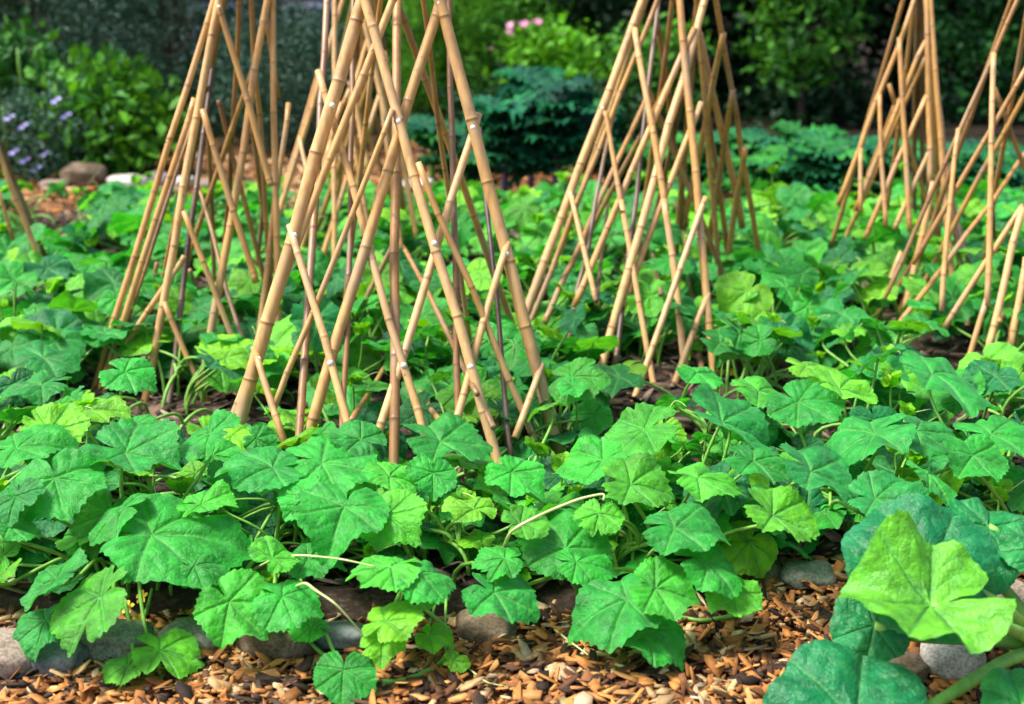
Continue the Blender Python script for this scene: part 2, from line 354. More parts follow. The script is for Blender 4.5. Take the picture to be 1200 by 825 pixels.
stone(392, 765, 64, ST_grey, 'small grey stone just right of the rough brown rock', .45, .8, group=G1, seed=2)
stone(570, 758, 64, ST_brown, 'brown shaded stone under the middle cucumber vine', .55, .8, group=G1)
stone(948, 690, 62, ST_olive, 'flat grey green stone where the wood chips meet the bed at right', .4, .9, group=G1)
stone(880, 682, 70, ST_brown, 'brown half buried stone beside the flat stone at right', .38, .9, group=G1, seed=3)
stone(1186, 742, 66, ST_tan, 'tan boulder behind the squash stalks at the right edge', .85, .9, group=G1, seed=1)
stone(1120, 795, 62, ST_pale, 'whitish stone beneath the curled squash leaf', .7, .9, group=G1)
stone(1060, 800, 60, ST_brown, 'dark stone hidden below the squash plant', .5, .9, group=G1)
stone(616, 826, 22, ST_pale, 'small white lump lying on the wood chips at bottom centre', .5, .8, name='white_pebble')
G2 = 'stones lining the far side of the path'
stone(97, 220, 52, ST_brown, 'large brown boulder at far left, biggest of the far stones', .62, .9, 'path_stone', group=G2)
stone(146, 221, 40, ST_pale, 'pale cream stone right of the large brown far boulder', .45, .8, 'path_stone', group=G2)
stone(180, 221, 38, ST_mauve, 'mauve grey stone between the pale stone and the left teepee', .52, .8, 'path_stone', group=G2)
stone(213, 220, 30, ST_pale, 'light stone seen through the left bamboo teepee canes', .5, .8, 'path_stone', group=G2)
stone(242, 222, 26, ST_tan, 'small tan stone under the grey green shrub', .5, .8, 'path_stone', group=G2)
stone(62, 224, 34, ST_tan, 'low tan stone left of the large brown boulder', .4, .8, 'path_stone', group=G2)
stone(487, 222, 42, ST_pale, 'flat white stone seen between the middle teepee canes', .3, .8, 'path_stone', group=G2)
stone(520, 240, 40, ST_pale, 'white stone just in front of the other flat white stone', .35, .8, 'path_stone', group=G2, seed=5)
stone(556, 236, 30, ST_mauve, 'greyish stone at the foot of the purple stemmed kale', .5, .8, 'path_stone', group=G2)

# ------------------------------------------------------------------ bamboo tepees
def make_cane(p0, p1, r0, r1, tone, parent, bend=.0022, seed=None):
    L = np.linalg.norm(p1 - p0)
    t = p1 - p0; t = t / L; a = np.cross(t, [0, 0, 1.]); a /= np.linalg.norm(a) + 1e-9; bb = np.cross(t, a)
    ss = [0.]; nodes = []
    pos = U(.02, .14)
    while pos < L - .01: nodes.append(pos); pos += U(.13, .27)
    ss = sorted(set([0, L] + [q for nd in nodes for q in (nd - .009, nd - .004, nd - .0015, nd, nd + .003, nd + .007) if 0 < q < L] + list(np.linspace(0, L, max(5, int(L / .05))))))
    ss = np.array(ss); k = ss / L
    na = np.array([0] + nodes + [L]); ox = rng.normal(0, bend, len(na)); oy = rng.normal(0, bend, len(na)); ox[0] = oy[0] = ox[-1] = oy[-1] = 0
    P = p0 + t * ss[:, None] + a * (np.interp(ss, na, ox) + bend * 1.5 * np.sin(k * math.pi) * U(-1, 1))[:, None] + bb * np.interp(ss, na, oy)[:, None]
    R = r0 + (r1 - r0) * k; ring = np.zeros_like(ss)
    for nd in nodes:
        dd = ss - nd
        R = R * (1 + .11 * np.exp(-(dd / .003) ** 2)); ring = np.maximum(ring, np.exp(-((dd + .001) / .0035) ** 2) * U(.2, .85))
    tone = tone + U(-.1, .16)
    tn = np.clip(tone + np.interp(ss, na, rng.normal(0, .07, len(na))), 0, 1)
    V, f, c = tube(P, R, 12, np.stack([ring, tn, k], 1))
    b = MB(); b.add(V, f, c); return b.build('cane', M_bamboo, parent)
def ico_disc(c, nrm, r):
    n = np.array(nrm, float); n /= np.linalg.norm(n); a = np.cross(n, [0, 0, 1.]); a /= np.linalg.norm(a); bb = np.cross(n, a)
    rr = np.array([0.001, .6, .95, 1., 1.]) * r; hh = np.array([.55, .48, .25, 0, -.5]) * r
    th = np.linspace(0, math.tau, 12, endpoint=False)
    V = c + (rr[:, None, None] * (np.cos(th)[None, :, None] * a + np.sin(th)[None, :, None] * bb)) + hh[:, None, None] * n
    return V.reshape(-1, 3), [grid_faces(5, 12, True)]
def tepee(label, base, R, apex, canes, extra=(), ew=8, scr_r=.007):
    """base (u, y) foot centre; apex (u, v) in the photo; canes: (u0,v0,u1,v1,width px,side,tone,flags,screws)
    side f = on the cone's near face, r = on the far face; flags g = runs down to the ground, t = runs on up to the gathered tips"""
    y = base[1]; bp = np.array([(base[0] - CU) / F * (y * FW[1] + H0 * math.sin(PITCH)), y, 0.])
    ap = at_y(apex[0], apex[1], y); Hh = ap[2]
    e = empty('bamboo_teepee', bp, label, 'garden trellis', 'bamboo cane teepees in the cucumber bed')
    def on_cone(u, v, side):
        ys = np.linspace(y - R - .25, y + R + .25, 400); d = ray(u, v); P = CAMP + d[None] * (ys / d[1])[:, None]
        P = P[P[:, 2] > .0]
        if len(P) < 2: return at_z(u, v, 0.)
        k = np.clip(P[:, 2] / Hh, 0, 1.05); c = bp + (ap - bp) * k[:, None]
        rr = np.hypot(P[:, 0] - c[:, 0], P[:, 1] - c[:, 1]) - (R * (1 - k) + .025)
        s = np.where(np.diff(np.sign(rr)) != 0)[0]
        if len(s) == 0: return P[np.argmin(rr)]
        i = s[0] if side == 'f' else s[-1]; return P[i]
    for q in canes:
        u0, v0, u1, v1, wp, side, tone, fl = q[:8]; scr = q[8] if len(q) > 8 else []
        p0 = on_cone(u0, v0, side); p1 = on_cone(u1, v1, side)
        off = .02 if 'o' in fl else 0.
        if side == 'f': p0 = p0 - [0, off, 0]; p1 = p1 - [0, off, 0]
        r0 = wp * .82 / 2 / F * depth(p0); d = (p1 - p0); d /= np.linalg.norm(d)
        s0, s1 = p0.copy(), p1.copy()
        if 'g' in fl:
            k = (p0[2] + .04) / max(d[2], .2); p0 = p0 - d * min(k, .6 if 't' in fl else .10 if side == 'r' else .03)
        else: p0 = p0 - d * .012
        if 't' in fl: p1 = p1 + d * max(0.05, (Hh + U(.02, .16) - p1[2]) / max(d[2], .3))
        c = make_cane(p0, p1, r0, r0 * .88, min(1, tone + (.18 if side == 'r' else -.02)), e)  # far side canes darkened, near ones paler: shading put into the tone
        for (su, sv) in scr:
            k = (sv - v0) / (v1 - v0); k = k * 1.0
            # find the point of the cane that projects nearest to the screw
            ts = np.linspace(0, 1, 300)[:, None]; PP = s0 + (s1 - s0) * ts; uv = np.array([proj(x) for x in PP]); i = np.argmin(abs(uv[:, 1] - sv))
            ctr = PP[i]; nn = CAMP - ctr; nn[2] *= .2; nn[0] += .2 * (ctr[0] - bp[0]); nn /= np.linalg.norm(nn)
            b = MB(); b.add(*ico_disc(ctr + nn * (r0 * 1.02), nn, scr_r), (.8, .8, .8)); b.build('screw', M_white, c)
    for (a0, a1, k1) in extra:        # further canes on the far side, by angle round the ring (degrees from +x): foot, top, how far up
        R8 = R * .78; f0 = bp + R8 * np.array([math.cos(rad(a0)), math.sin(rad(a0)), 0]) - [0, 0, .03]
        cc = bp + (ap - bp) * k1; f1 = cc + (R8 * (1 - k1) + .02) * np.array([math.cos(rad(a1)), math.sin(rad(a1)), 0])
        r0 = ew / 2 / F * depth(bp) * .82; make_cane(f0, f1, r0, r0 * .85, U(.3, .6), e)
    return e

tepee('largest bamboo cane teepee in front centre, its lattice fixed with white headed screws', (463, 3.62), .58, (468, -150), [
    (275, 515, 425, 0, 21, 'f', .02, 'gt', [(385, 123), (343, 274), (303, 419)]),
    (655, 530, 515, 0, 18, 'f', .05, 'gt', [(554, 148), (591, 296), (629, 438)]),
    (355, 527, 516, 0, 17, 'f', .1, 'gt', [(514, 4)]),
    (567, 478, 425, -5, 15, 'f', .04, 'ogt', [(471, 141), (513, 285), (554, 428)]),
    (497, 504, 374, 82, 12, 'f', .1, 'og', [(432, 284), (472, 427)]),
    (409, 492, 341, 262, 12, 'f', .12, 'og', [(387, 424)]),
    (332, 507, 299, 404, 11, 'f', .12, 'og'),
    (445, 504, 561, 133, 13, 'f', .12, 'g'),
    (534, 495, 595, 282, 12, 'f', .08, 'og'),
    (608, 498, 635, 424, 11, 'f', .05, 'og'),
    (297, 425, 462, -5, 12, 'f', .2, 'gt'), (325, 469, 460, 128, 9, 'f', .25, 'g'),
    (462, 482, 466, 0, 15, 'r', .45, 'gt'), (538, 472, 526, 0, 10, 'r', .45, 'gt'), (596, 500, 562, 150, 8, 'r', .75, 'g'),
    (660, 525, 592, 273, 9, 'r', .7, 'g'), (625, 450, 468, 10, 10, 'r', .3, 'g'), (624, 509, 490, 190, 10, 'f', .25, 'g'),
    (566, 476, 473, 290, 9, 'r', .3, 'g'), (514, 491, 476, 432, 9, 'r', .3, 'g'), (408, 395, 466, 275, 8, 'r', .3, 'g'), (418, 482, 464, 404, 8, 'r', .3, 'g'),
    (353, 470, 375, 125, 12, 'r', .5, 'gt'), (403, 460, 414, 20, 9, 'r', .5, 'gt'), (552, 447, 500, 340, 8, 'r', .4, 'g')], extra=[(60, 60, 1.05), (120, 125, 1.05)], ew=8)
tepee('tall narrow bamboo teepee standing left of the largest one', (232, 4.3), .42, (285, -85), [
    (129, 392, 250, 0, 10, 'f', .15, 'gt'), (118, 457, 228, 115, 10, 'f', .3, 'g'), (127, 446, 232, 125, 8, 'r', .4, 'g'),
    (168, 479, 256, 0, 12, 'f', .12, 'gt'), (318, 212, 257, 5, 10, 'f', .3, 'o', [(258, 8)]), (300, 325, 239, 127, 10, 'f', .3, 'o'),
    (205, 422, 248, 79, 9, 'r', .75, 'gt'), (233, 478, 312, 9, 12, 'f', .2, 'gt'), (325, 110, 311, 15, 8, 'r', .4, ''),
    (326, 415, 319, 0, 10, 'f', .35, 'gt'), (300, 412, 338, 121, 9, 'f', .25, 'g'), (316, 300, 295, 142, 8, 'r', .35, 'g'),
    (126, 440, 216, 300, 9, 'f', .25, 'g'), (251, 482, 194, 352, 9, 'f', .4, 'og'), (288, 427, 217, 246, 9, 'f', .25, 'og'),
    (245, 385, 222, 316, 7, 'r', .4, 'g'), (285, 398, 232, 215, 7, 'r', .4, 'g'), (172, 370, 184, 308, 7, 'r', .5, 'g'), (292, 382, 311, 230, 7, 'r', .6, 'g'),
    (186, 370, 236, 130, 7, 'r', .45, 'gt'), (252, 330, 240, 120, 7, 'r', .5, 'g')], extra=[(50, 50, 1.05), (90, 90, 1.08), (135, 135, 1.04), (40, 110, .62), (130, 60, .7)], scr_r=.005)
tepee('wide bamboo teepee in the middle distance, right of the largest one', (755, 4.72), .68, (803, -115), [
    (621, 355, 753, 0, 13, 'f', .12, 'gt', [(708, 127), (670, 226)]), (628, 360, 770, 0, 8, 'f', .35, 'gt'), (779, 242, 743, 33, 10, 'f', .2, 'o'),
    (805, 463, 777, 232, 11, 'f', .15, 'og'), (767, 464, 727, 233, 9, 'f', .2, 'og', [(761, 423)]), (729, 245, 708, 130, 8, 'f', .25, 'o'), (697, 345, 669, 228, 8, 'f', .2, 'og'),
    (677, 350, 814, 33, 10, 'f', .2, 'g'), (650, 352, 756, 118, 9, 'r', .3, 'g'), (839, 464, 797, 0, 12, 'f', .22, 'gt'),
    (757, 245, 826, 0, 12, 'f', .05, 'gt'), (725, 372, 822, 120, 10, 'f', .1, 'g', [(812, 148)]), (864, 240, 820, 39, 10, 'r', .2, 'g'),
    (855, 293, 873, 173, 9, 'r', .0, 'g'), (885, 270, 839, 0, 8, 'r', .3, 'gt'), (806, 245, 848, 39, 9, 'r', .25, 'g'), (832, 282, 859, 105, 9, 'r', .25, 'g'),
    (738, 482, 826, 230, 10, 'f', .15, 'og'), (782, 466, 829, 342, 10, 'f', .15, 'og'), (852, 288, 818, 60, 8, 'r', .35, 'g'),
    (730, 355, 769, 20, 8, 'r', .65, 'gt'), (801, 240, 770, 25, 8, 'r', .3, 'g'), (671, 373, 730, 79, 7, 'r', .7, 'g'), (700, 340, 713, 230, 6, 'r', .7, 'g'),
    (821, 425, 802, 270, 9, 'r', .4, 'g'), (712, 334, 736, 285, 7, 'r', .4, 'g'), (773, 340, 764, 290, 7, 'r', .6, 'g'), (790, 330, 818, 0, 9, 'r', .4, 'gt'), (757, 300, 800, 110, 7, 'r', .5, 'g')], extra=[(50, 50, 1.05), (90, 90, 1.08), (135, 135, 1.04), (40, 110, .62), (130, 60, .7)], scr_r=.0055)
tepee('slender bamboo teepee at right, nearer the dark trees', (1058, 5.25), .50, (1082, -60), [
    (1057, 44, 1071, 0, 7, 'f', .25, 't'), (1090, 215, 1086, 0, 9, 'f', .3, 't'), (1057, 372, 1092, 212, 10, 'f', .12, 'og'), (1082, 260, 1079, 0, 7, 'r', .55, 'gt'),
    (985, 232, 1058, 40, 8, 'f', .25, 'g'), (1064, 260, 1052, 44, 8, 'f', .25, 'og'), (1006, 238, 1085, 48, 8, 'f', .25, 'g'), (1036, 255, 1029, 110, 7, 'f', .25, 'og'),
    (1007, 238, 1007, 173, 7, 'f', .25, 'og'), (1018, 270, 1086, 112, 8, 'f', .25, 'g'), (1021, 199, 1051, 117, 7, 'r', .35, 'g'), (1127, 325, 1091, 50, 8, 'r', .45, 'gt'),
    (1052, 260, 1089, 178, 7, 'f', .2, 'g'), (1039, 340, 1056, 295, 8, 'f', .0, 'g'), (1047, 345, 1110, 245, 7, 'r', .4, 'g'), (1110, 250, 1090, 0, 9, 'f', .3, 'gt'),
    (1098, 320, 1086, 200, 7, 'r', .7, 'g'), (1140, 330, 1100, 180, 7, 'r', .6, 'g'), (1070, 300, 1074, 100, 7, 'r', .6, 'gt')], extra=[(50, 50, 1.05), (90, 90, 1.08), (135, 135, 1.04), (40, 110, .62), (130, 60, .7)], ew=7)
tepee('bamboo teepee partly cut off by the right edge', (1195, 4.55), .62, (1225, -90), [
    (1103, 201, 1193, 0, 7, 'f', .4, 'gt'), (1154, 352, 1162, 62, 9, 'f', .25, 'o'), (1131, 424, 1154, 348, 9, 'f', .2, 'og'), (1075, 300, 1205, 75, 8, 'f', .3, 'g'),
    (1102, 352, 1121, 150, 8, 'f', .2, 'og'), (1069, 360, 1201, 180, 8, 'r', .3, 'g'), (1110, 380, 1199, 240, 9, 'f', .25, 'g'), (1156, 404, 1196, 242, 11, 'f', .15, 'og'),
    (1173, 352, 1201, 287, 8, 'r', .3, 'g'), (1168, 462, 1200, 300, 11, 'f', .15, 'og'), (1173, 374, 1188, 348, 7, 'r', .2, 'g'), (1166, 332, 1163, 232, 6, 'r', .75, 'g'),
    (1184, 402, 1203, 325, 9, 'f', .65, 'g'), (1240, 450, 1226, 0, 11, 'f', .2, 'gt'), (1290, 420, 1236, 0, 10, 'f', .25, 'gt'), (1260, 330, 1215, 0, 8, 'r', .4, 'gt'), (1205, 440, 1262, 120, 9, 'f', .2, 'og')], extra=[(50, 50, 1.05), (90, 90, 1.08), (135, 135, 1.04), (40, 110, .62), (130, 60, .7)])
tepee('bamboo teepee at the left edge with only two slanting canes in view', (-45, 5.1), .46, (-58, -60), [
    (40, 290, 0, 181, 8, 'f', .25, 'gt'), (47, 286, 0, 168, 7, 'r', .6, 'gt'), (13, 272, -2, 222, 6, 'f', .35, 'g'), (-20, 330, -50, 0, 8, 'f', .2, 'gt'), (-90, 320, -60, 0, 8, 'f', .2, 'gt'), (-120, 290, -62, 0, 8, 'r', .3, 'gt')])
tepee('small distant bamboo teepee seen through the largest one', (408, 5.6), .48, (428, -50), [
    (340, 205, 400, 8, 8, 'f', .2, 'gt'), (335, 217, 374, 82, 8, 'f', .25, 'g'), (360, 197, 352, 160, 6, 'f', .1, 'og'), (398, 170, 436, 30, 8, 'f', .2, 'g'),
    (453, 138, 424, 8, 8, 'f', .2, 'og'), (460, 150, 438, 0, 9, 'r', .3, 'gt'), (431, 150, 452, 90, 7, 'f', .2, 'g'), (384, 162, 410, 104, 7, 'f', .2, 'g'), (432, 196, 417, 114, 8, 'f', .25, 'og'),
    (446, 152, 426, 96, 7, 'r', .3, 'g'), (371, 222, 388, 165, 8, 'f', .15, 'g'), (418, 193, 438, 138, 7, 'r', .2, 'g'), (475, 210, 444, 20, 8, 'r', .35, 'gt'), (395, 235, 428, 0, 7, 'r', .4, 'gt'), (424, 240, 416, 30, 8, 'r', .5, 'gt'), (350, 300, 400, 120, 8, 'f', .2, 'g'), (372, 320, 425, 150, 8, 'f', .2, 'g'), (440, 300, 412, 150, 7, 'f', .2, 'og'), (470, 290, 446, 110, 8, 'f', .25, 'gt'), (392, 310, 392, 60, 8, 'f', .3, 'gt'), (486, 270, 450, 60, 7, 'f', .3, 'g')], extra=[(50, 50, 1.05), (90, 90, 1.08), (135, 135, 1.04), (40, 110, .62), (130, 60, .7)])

# ------------------------------------------------------------------ leaves
CUKE = (np.array([0, 9, 26, 42, 52, 62, 80, 98, 108, 126, 145, 160, 172, 180.]), np.array([1.10, .96, .84, .88, .94, .86, .72, .72, .70, .60, .54, .50, .34, .10]))
SQUASH = (np.array([0, 18, 38, 58, 76, 98, 118, 138, 158, 174, 180.]), np.array([.94, .93, .84, .96, .96, .84, .92, .92, .84, .5, .12]))
PLEAT = .26
def leaf(scale, tone, NA=96, NR=16, kind='cuke', ripple=.05, droop=.16, fold=.06, teeth=.028, jit=None, nteeth=32, lob=1.0, bite=0):
    """blade in its own frame: stalk joint at the origin, tip along +Y, upper side +Z"""
    ang, rr = CUKE if kind == 'cuke' else SQUASH
    ph = np.linspace(-math.pi, math.pi, NA, endpoint=False) + math.pi / NA
    a = np.degrees(np.abs(ph)); m = (rr.mean() * (1 - lob) + rr * lob); m[-2:] = rr[-2:]
    as_ = 1 + .07 * np.sin(ph * 1 + U(0, 6)) + .04 * np.sin(2 * ph + U(0, 6))
    Rp = np.interp(a, ang, m) * as_
    saw = (ph / math.tau * nteeth) % 1; saw = np.where(saw < .6, saw / .6, (1 - saw) / .4)
    Rp = Rp * (1 + teeth * (saw - .5) * 2 * rng.uniform(.4, 1.3, NA) * (a < 165))
    for _ in range(bite):
        c0 = U(-2.4, 2.4); Rp = Rp * (1 - U(.15, .4) * np.exp(-((ph - c0) / U(.05, .12)) ** 2))
    t = (np.arange(1, NR + 1) / NR) ** .85
    r = t[:, None] * Rp[None]; x = r * np.sin(ph); y = r * np.cos(ph)
    rn = r / .9
    vang = np.radians([0, 52, -52, 102, -102]) + np.array([0, U(-.08, .08), U(-.08, .08), U(-.1, .1), U(-.1, .1)]); dp = np.abs((ph[None, :, None] - vang[None, None] + math.pi) % math.tau - math.pi)
    dist = r[..., None] * np.sin(np.minimum(dp, math.pi / 2)); k = np.argmin(dist, -1); dm = np.take_along_axis(dist, k[..., None], -1)[..., 0]
    kk = np.take_along_axis(dp, k[..., None], -1)[..., 0]; along = r * np.cos(kk); across = r * np.sin(np.minimum(kk, 1.5))
    main = np.exp(-(dm / (.020 + .012 * (1 - rn))) ** 2)
    q = (along - across * .85) * 4.6 + .3 + .25 * np.sin(across * 9 + U(0, 6)); fr = np.abs(q - np.round(q)); sec = np.exp(-(fr / .08) ** 2) * .7 * (along > .08) * (across > .01)
    vein = np.clip(main + .55 * sec, 0, 1)
    p1, p2, p3 = U(0, 6), U(0, 6), U(0, 6)
    z = -droop * r ** 2 + fold * np.abs(x) + ripple * rn ** 2.2 * (np.sin(3 * ph + p1) + .7 * np.sin(5 * ph + p2) + .35 * np.sin(9 * ph + p3) * rn)
    z += -U(-.05, .22) * np.clip(y, 0, 1) ** 2.5 - .016 * main + PLEAT * np.minimum(across, .3) * .9 + .007 * np.cos(q * math.tau + math.pi) * np.clip(across * 5, 0, 1)
    z += (.020 * np.sin(x * 13 + p1) * np.sin(y * 13 + p2) + .03 * np.sin(x * 6 + p3) * np.sin(y * 5 + p1)) * t[:, None]
    V = np.concatenate([[[0, 0, -.01]], np.stack([x, y, z], -1).reshape(-1, 3)]) * scale
    j = np.arange(NA); f3 = np.stack([np.zeros(NA, int), 1 + (j + 1) % NA, 1 + j], 1)[:, ::-1][:, [0, 1, 2]]
    gf = grid_faces(NR, NA, True) + 1
    f3 = np.stack([np.zeros(NA, int), 1 + (j + 1) % NA, 1 + j], 1)
    c = np.zeros((len(V), 3)); c[0, 0] = 1; c[1:, 0] = vein.ravel(); c[:, 1] = np.clip(tone, 0, 1); c[:, 2] = U(.2, .8) if jit is None else jit
    return V, [f3, gf], c
def frame(tip, nrm):
    n = np.array(nrm, float); n /= np.linalg.norm(n); y = np.array(tip, float); y -= n * (y @ n); y /= np.linalg.norm(y) + 1e-9
    return np.stack([np.cross(y, n), y, n], 0)     # rows: local x, y, z in world
def place(V, tip, nrm, loc): return V @ frame(tip, nrm) + loc
def bud(bm, loc, s, tonec=.95):
    for k in range(4):
        a = U(0, 6.28); V, f, c = leaf(s * U(.6, 1.1), tonec, 40, 6, ripple=.09, fold=.5, teeth=.06, nteeth=20, droop=-.1)
        d = np.array([math.cos(a), math.sin(a), .7]); nrm = np.array([-math.cos(a) * .8, -math.sin(a) * .8, .6])
        bm.add(place(V, d, nrm, loc + d * s * .2), f, c)
def flower(bm, loc, s, nrm=(0, -.5, .8)):
    n = np.array(nrm) / np.linalg.norm(nrm); a = np.cross(n, [1, 0, 0.]); a /= np.linalg.norm(a); b = np.cross(n, a)
    for k in range(5):
        th = k * math.tau / 5; d = math.cos(th) * a + math.sin(th) * b; e = -math.sin(th) * a + math.cos(th) * b
        g_ = np.array([[0, 0, 0], [.35, .25, .16], [.75, .30, .24], [1, 0, .14], [.75, -.30, .24], [.35, -.25, .16], [.55, 0, .12]]) * s
        V = loc + g_[:, :1] * d + g_[:, 1:2] * e + g_[:, 2:] * n
        bm.add(V, [np.array([[0, 1, 6], [1, 2, 6], [2, 3, 6], [3, 4, 6], [4, 5, 6], [5, 0, 6]])], (1, .8, .1))
def tendril(p0, d, L, curl=1.5, r=.0016):
    n = 26; t = np.linspace(0, 1, n); d = np.array(d, float); d /= np.linalg.norm(d); s = np.cross(d, [0, 0, 1.]); s /= np.linalg.norm(s) + 1e-9
    P = np.array(p0) + d * (L * (t - .25 * t ** 3))[:, None] + s * (.16 * L * np.sin(t * curl * 3) * t)[:, None] + np.array([0, 0, 1.]) * (.25 * L * np.sin(t * 2.6))[:, None]
    return tube(P, r * (1 - .5 * t), 6, (1, 1, 1))

# hero leaves read off the photo: u, v of the blade centre, width px, height z, facing camera 0..1, tip direction on screen (deg), tone
HERO = [(212, 625, 165, .21, .50, 15, .22), (68, 575, 112, .27, .50, -75, .30), (97, 708, 112, .15, .55, 200, .62), (52, 684, 90, .16, .4, 170, .32), (40, 735, 72, .09, .5, 230, .18),
 (282, 718, 98, .13, .75, -55, .52), (206, 765, 88, .05, .35, 5, .68), (140, 778, 60, .05, .4, 150, .72), (402, 545, 130, .27, .45, -25, .28), (398, 607, 122, .24, .35, -100, .30),
 (538, 518, 108, .28, .30, 10, .22), (508, 565, 62, .26, .85, -95, .18), (465, 612, 84, .22, .6, -50, .55), (412, 508, 74, .29, .5, 120, .12), (655, 624, 118, .19, .62, 95, .30),
 (712, 708, 118, .13, .6, -155, .22), (598, 700, 96, .13, .5, -35, .22), (508, 674, 84, .19, .35, 10, .32), (440, 664, 92, .2, .25, 180, .5), (462, 718, 78, .14, .65, 80, .72),
 (448, 757, 58, .09, .5, -90, .72), (402, 797, 78, .05, .5, -90, .35), (326, 648, 62, .2, .6, 60, .5), (348, 702, 86, .15, .5, -20, .33), (758, 570, 92, .26, .5, -5, .55),
 (812, 618, 104, .24, .35, -10, .35), (786, 694, 88, .15, .5, -20, .38), (776, 748, 92, .08, .6, -60, .45), (925, 612, 100, .22, .5, -30, .50), (848, 664, 92, .18, .5, 0, .28),
 (862, 706, 74, .12, .5, -90, .62), (972, 560, 116, .27, .35, -10, .12), (1046, 585, 96, .26, .45, -25, .12), (868, 503, 120, .29, .2, 0, .15), (735, 508, 104, .29, .25, 170, .45),
 (690, 545, 88, .27, .35, 210, .3), (612, 560, 76, .26, .4, -60, .5), (298, 545, 104, .28, .3, 200, .18), (170, 535, 124, .28, .35, -30, .22), (15, 592, 70, .26, .5, -80, .12), (40, 520, 100, .29, .35, 30, .25),
 (118, 478, 84, .3, .3, 20, .78), (66, 495, 76, .3, .8, 75, .85), (232, 510, 86, .29, .3, 160, .22), (1004, 515, 112, .3, .25, -160, .14), (1116, 445, 118, .31, .35, -30, .15), (1092, 512, 92, .3, .5, -60, .15),
 (1182, 508, 96, .3, .3, -20, .2), (1150, 545, 84, .28, .45, -90, .25), (905, 460, 80, .26, .2, 0, .5), (950, 478, 92, .28, .5, -60, .3), (620, 612, 60, .22, .5, 40, .6), (548, 590, 66, .24, .4, 100, .7),
 (130, 600, 80, .24, .35, 160, .4), (250, 590, 74, .24, .3, -30, .45), (470, 560, 70, .26, .35, 30, .4), (350, 590, 70, .24, .5, -120, .25), (1100, 560, 70, .27, .3, 10, .3), (580, 655, 60, .18, .4, 190, .35),
 (375, 655, 70, .17, .4, 0, .2), (690, 660, 70, .16, .4, 0, .3), (835, 560, 90, .27, .3, 30, .4), (900, 545, 84, .28, .35, -40, .25), (700, 610, 60, .22, .6, -100, .45),
 (512, 748, 46, .07, .4, -40, .7), (538, 775, 34, .04, .4, 10, .85), (500, 700, 44, .12, .5, 60, .7), (355, 735, 50, .08, .5, 160, .5), (30, 452, 92, .31, .3, 200, .3), (160, 440, 70, .31, .4, -20, .2), (25, 620, 66, .22, .4, 30, .35), (150, 655, 60, .18, .4, -140, .3), (240, 665, 62, .18, .4, -20, .25),
 (830, 440, 66, .25, .4, -20, .3), (1000, 460, 84, .3, .3, 10, .75), (960, 430, 70, .3, .3, -30, .7)]
HP = []
for h in HERO:
    p = at_z(h[0], h[1], h[3]); HP.append((p, h))
HA = np.array([(h[0], h[1], h[2], depth(p)) for p, h in HP])
GAPS = [(222, 480, 50, 22), (885, 450, 60, 26), (742, 484, 34, 12), (1105, 408, 46, 14), (45, 248, 44, 22), (930, 735, 55, 55), (280, 470, 18, 14), (820, 490, 20, 6)]
FEET = [(250, 560, 486, 3.2), (550, 700, 522, 3.15), (100, 262, 462, 3.95), (722, 856, 458, 4.05), (605, 665, 352, 4.7), (1030, 1075, 362, 4.85), (1110, 1200, 405, 4.1), (850, 895, 282, 5.2), (980, 1040, 262, 5.1)]
def blocked(p, s):
    u, v = proj(p); d = depth(p)
    for (a, b_, w_, h_) in GAPS:
        if ((u - a) / (w_ + s * F / d * .6)) ** 2 + ((v - b_) / (h_ + s * F / d * .35)) ** 2 < 1: return True
    top = v - s * F / d * .42; bot = v + s * F / d * .42
    for (u0, u1, vm, ym) in FEET:
        if u0 < u < u1 and top < vm and p[1] < ym: return True
    if (u < 440 and bot > 748) or bot > 772: return True
    k = (np.abs(HA[:, 0] - u) < HA[:, 2] * .48 + s * F / d * .45) & (np.abs(HA[:, 1] - v) < HA[:, 2] * .30 + s * F / d * .3) & (HA[:, 3] > d - .03)
    return bool(k.any())

# plants: rows across the bed
rows = []
for ri, (yy, sp) in enumerate([(2.66, .30), (2.98, .33), (3.35, .36), (3.78, .40), (4.22, .42), (4.68, .45), (5.15, .47), (5.6, .5), (6.0, .5), (6.4, .52), (6.8, .54)]):
    hw = .375 * (yy * .961 + .3) + .18; n = max(3, int(round(2 * hw / sp)))
    for i in range(n):
        x = -hw + (i + .5) * 2 * hw / n + U(-.06, .06); y = yy + U(-.08, .08)
        if y < bed_front(x) + .1: y = bed_front(x) + .12
        rows.append((ri, i, n, x, y))
assign = {}
for hi, (p, h) in enumerate(HP):
    dd = [math.hypot(p[0] - r[3], (p[1] - r[4]) * .9 - .05) for r in rows]; assign.setdefault(int(np.argmin(dd)), []).append(hi)

FRONT_LABELS = {}; PLANTS = []
def zone_label(ri, u, y):
    if ri <= 3: side = None
    zones = [(-1e9, 130, 'in the leafy mass at far left, behind the front rows'), (130, 350, 'among and behind the feet of the tall narrow left teepee'), (350, 600, 'in the tangle inside and behind the largest teepee'),
             (600, 860, 'in the tangle around the wide middle distance teepee'), (860, 1040, 'in the open leafy stretch between the wide teepee and the right teepees'), (1040, 1e9, 'around the feet of the teepees at right')]
    for a, b_, s in zones:
        if a <= u < b_: return s
ORD = ['first', 'second', 'third', 'fourth', 'fifth', 'sixth', 'seventh', 'eighth', 'ninth', 'tenth']
FEAT0 = ['pale young leaves trailing over the leftmost stones', 'one very large flat leaf above the olive stones', 'a drooping leaf hanging over the rough brown rock', 'bright young shoots reaching onto the wood chips', 'a folded leaf and long bare vine, below the largest teepee',
         'a broad dark leaf low over the wood chips', 'lime leaves spilling where the chips cut into the bed', 'blue green leaves beside the squash plant', 'leaves behind the squash plant at the right edge']
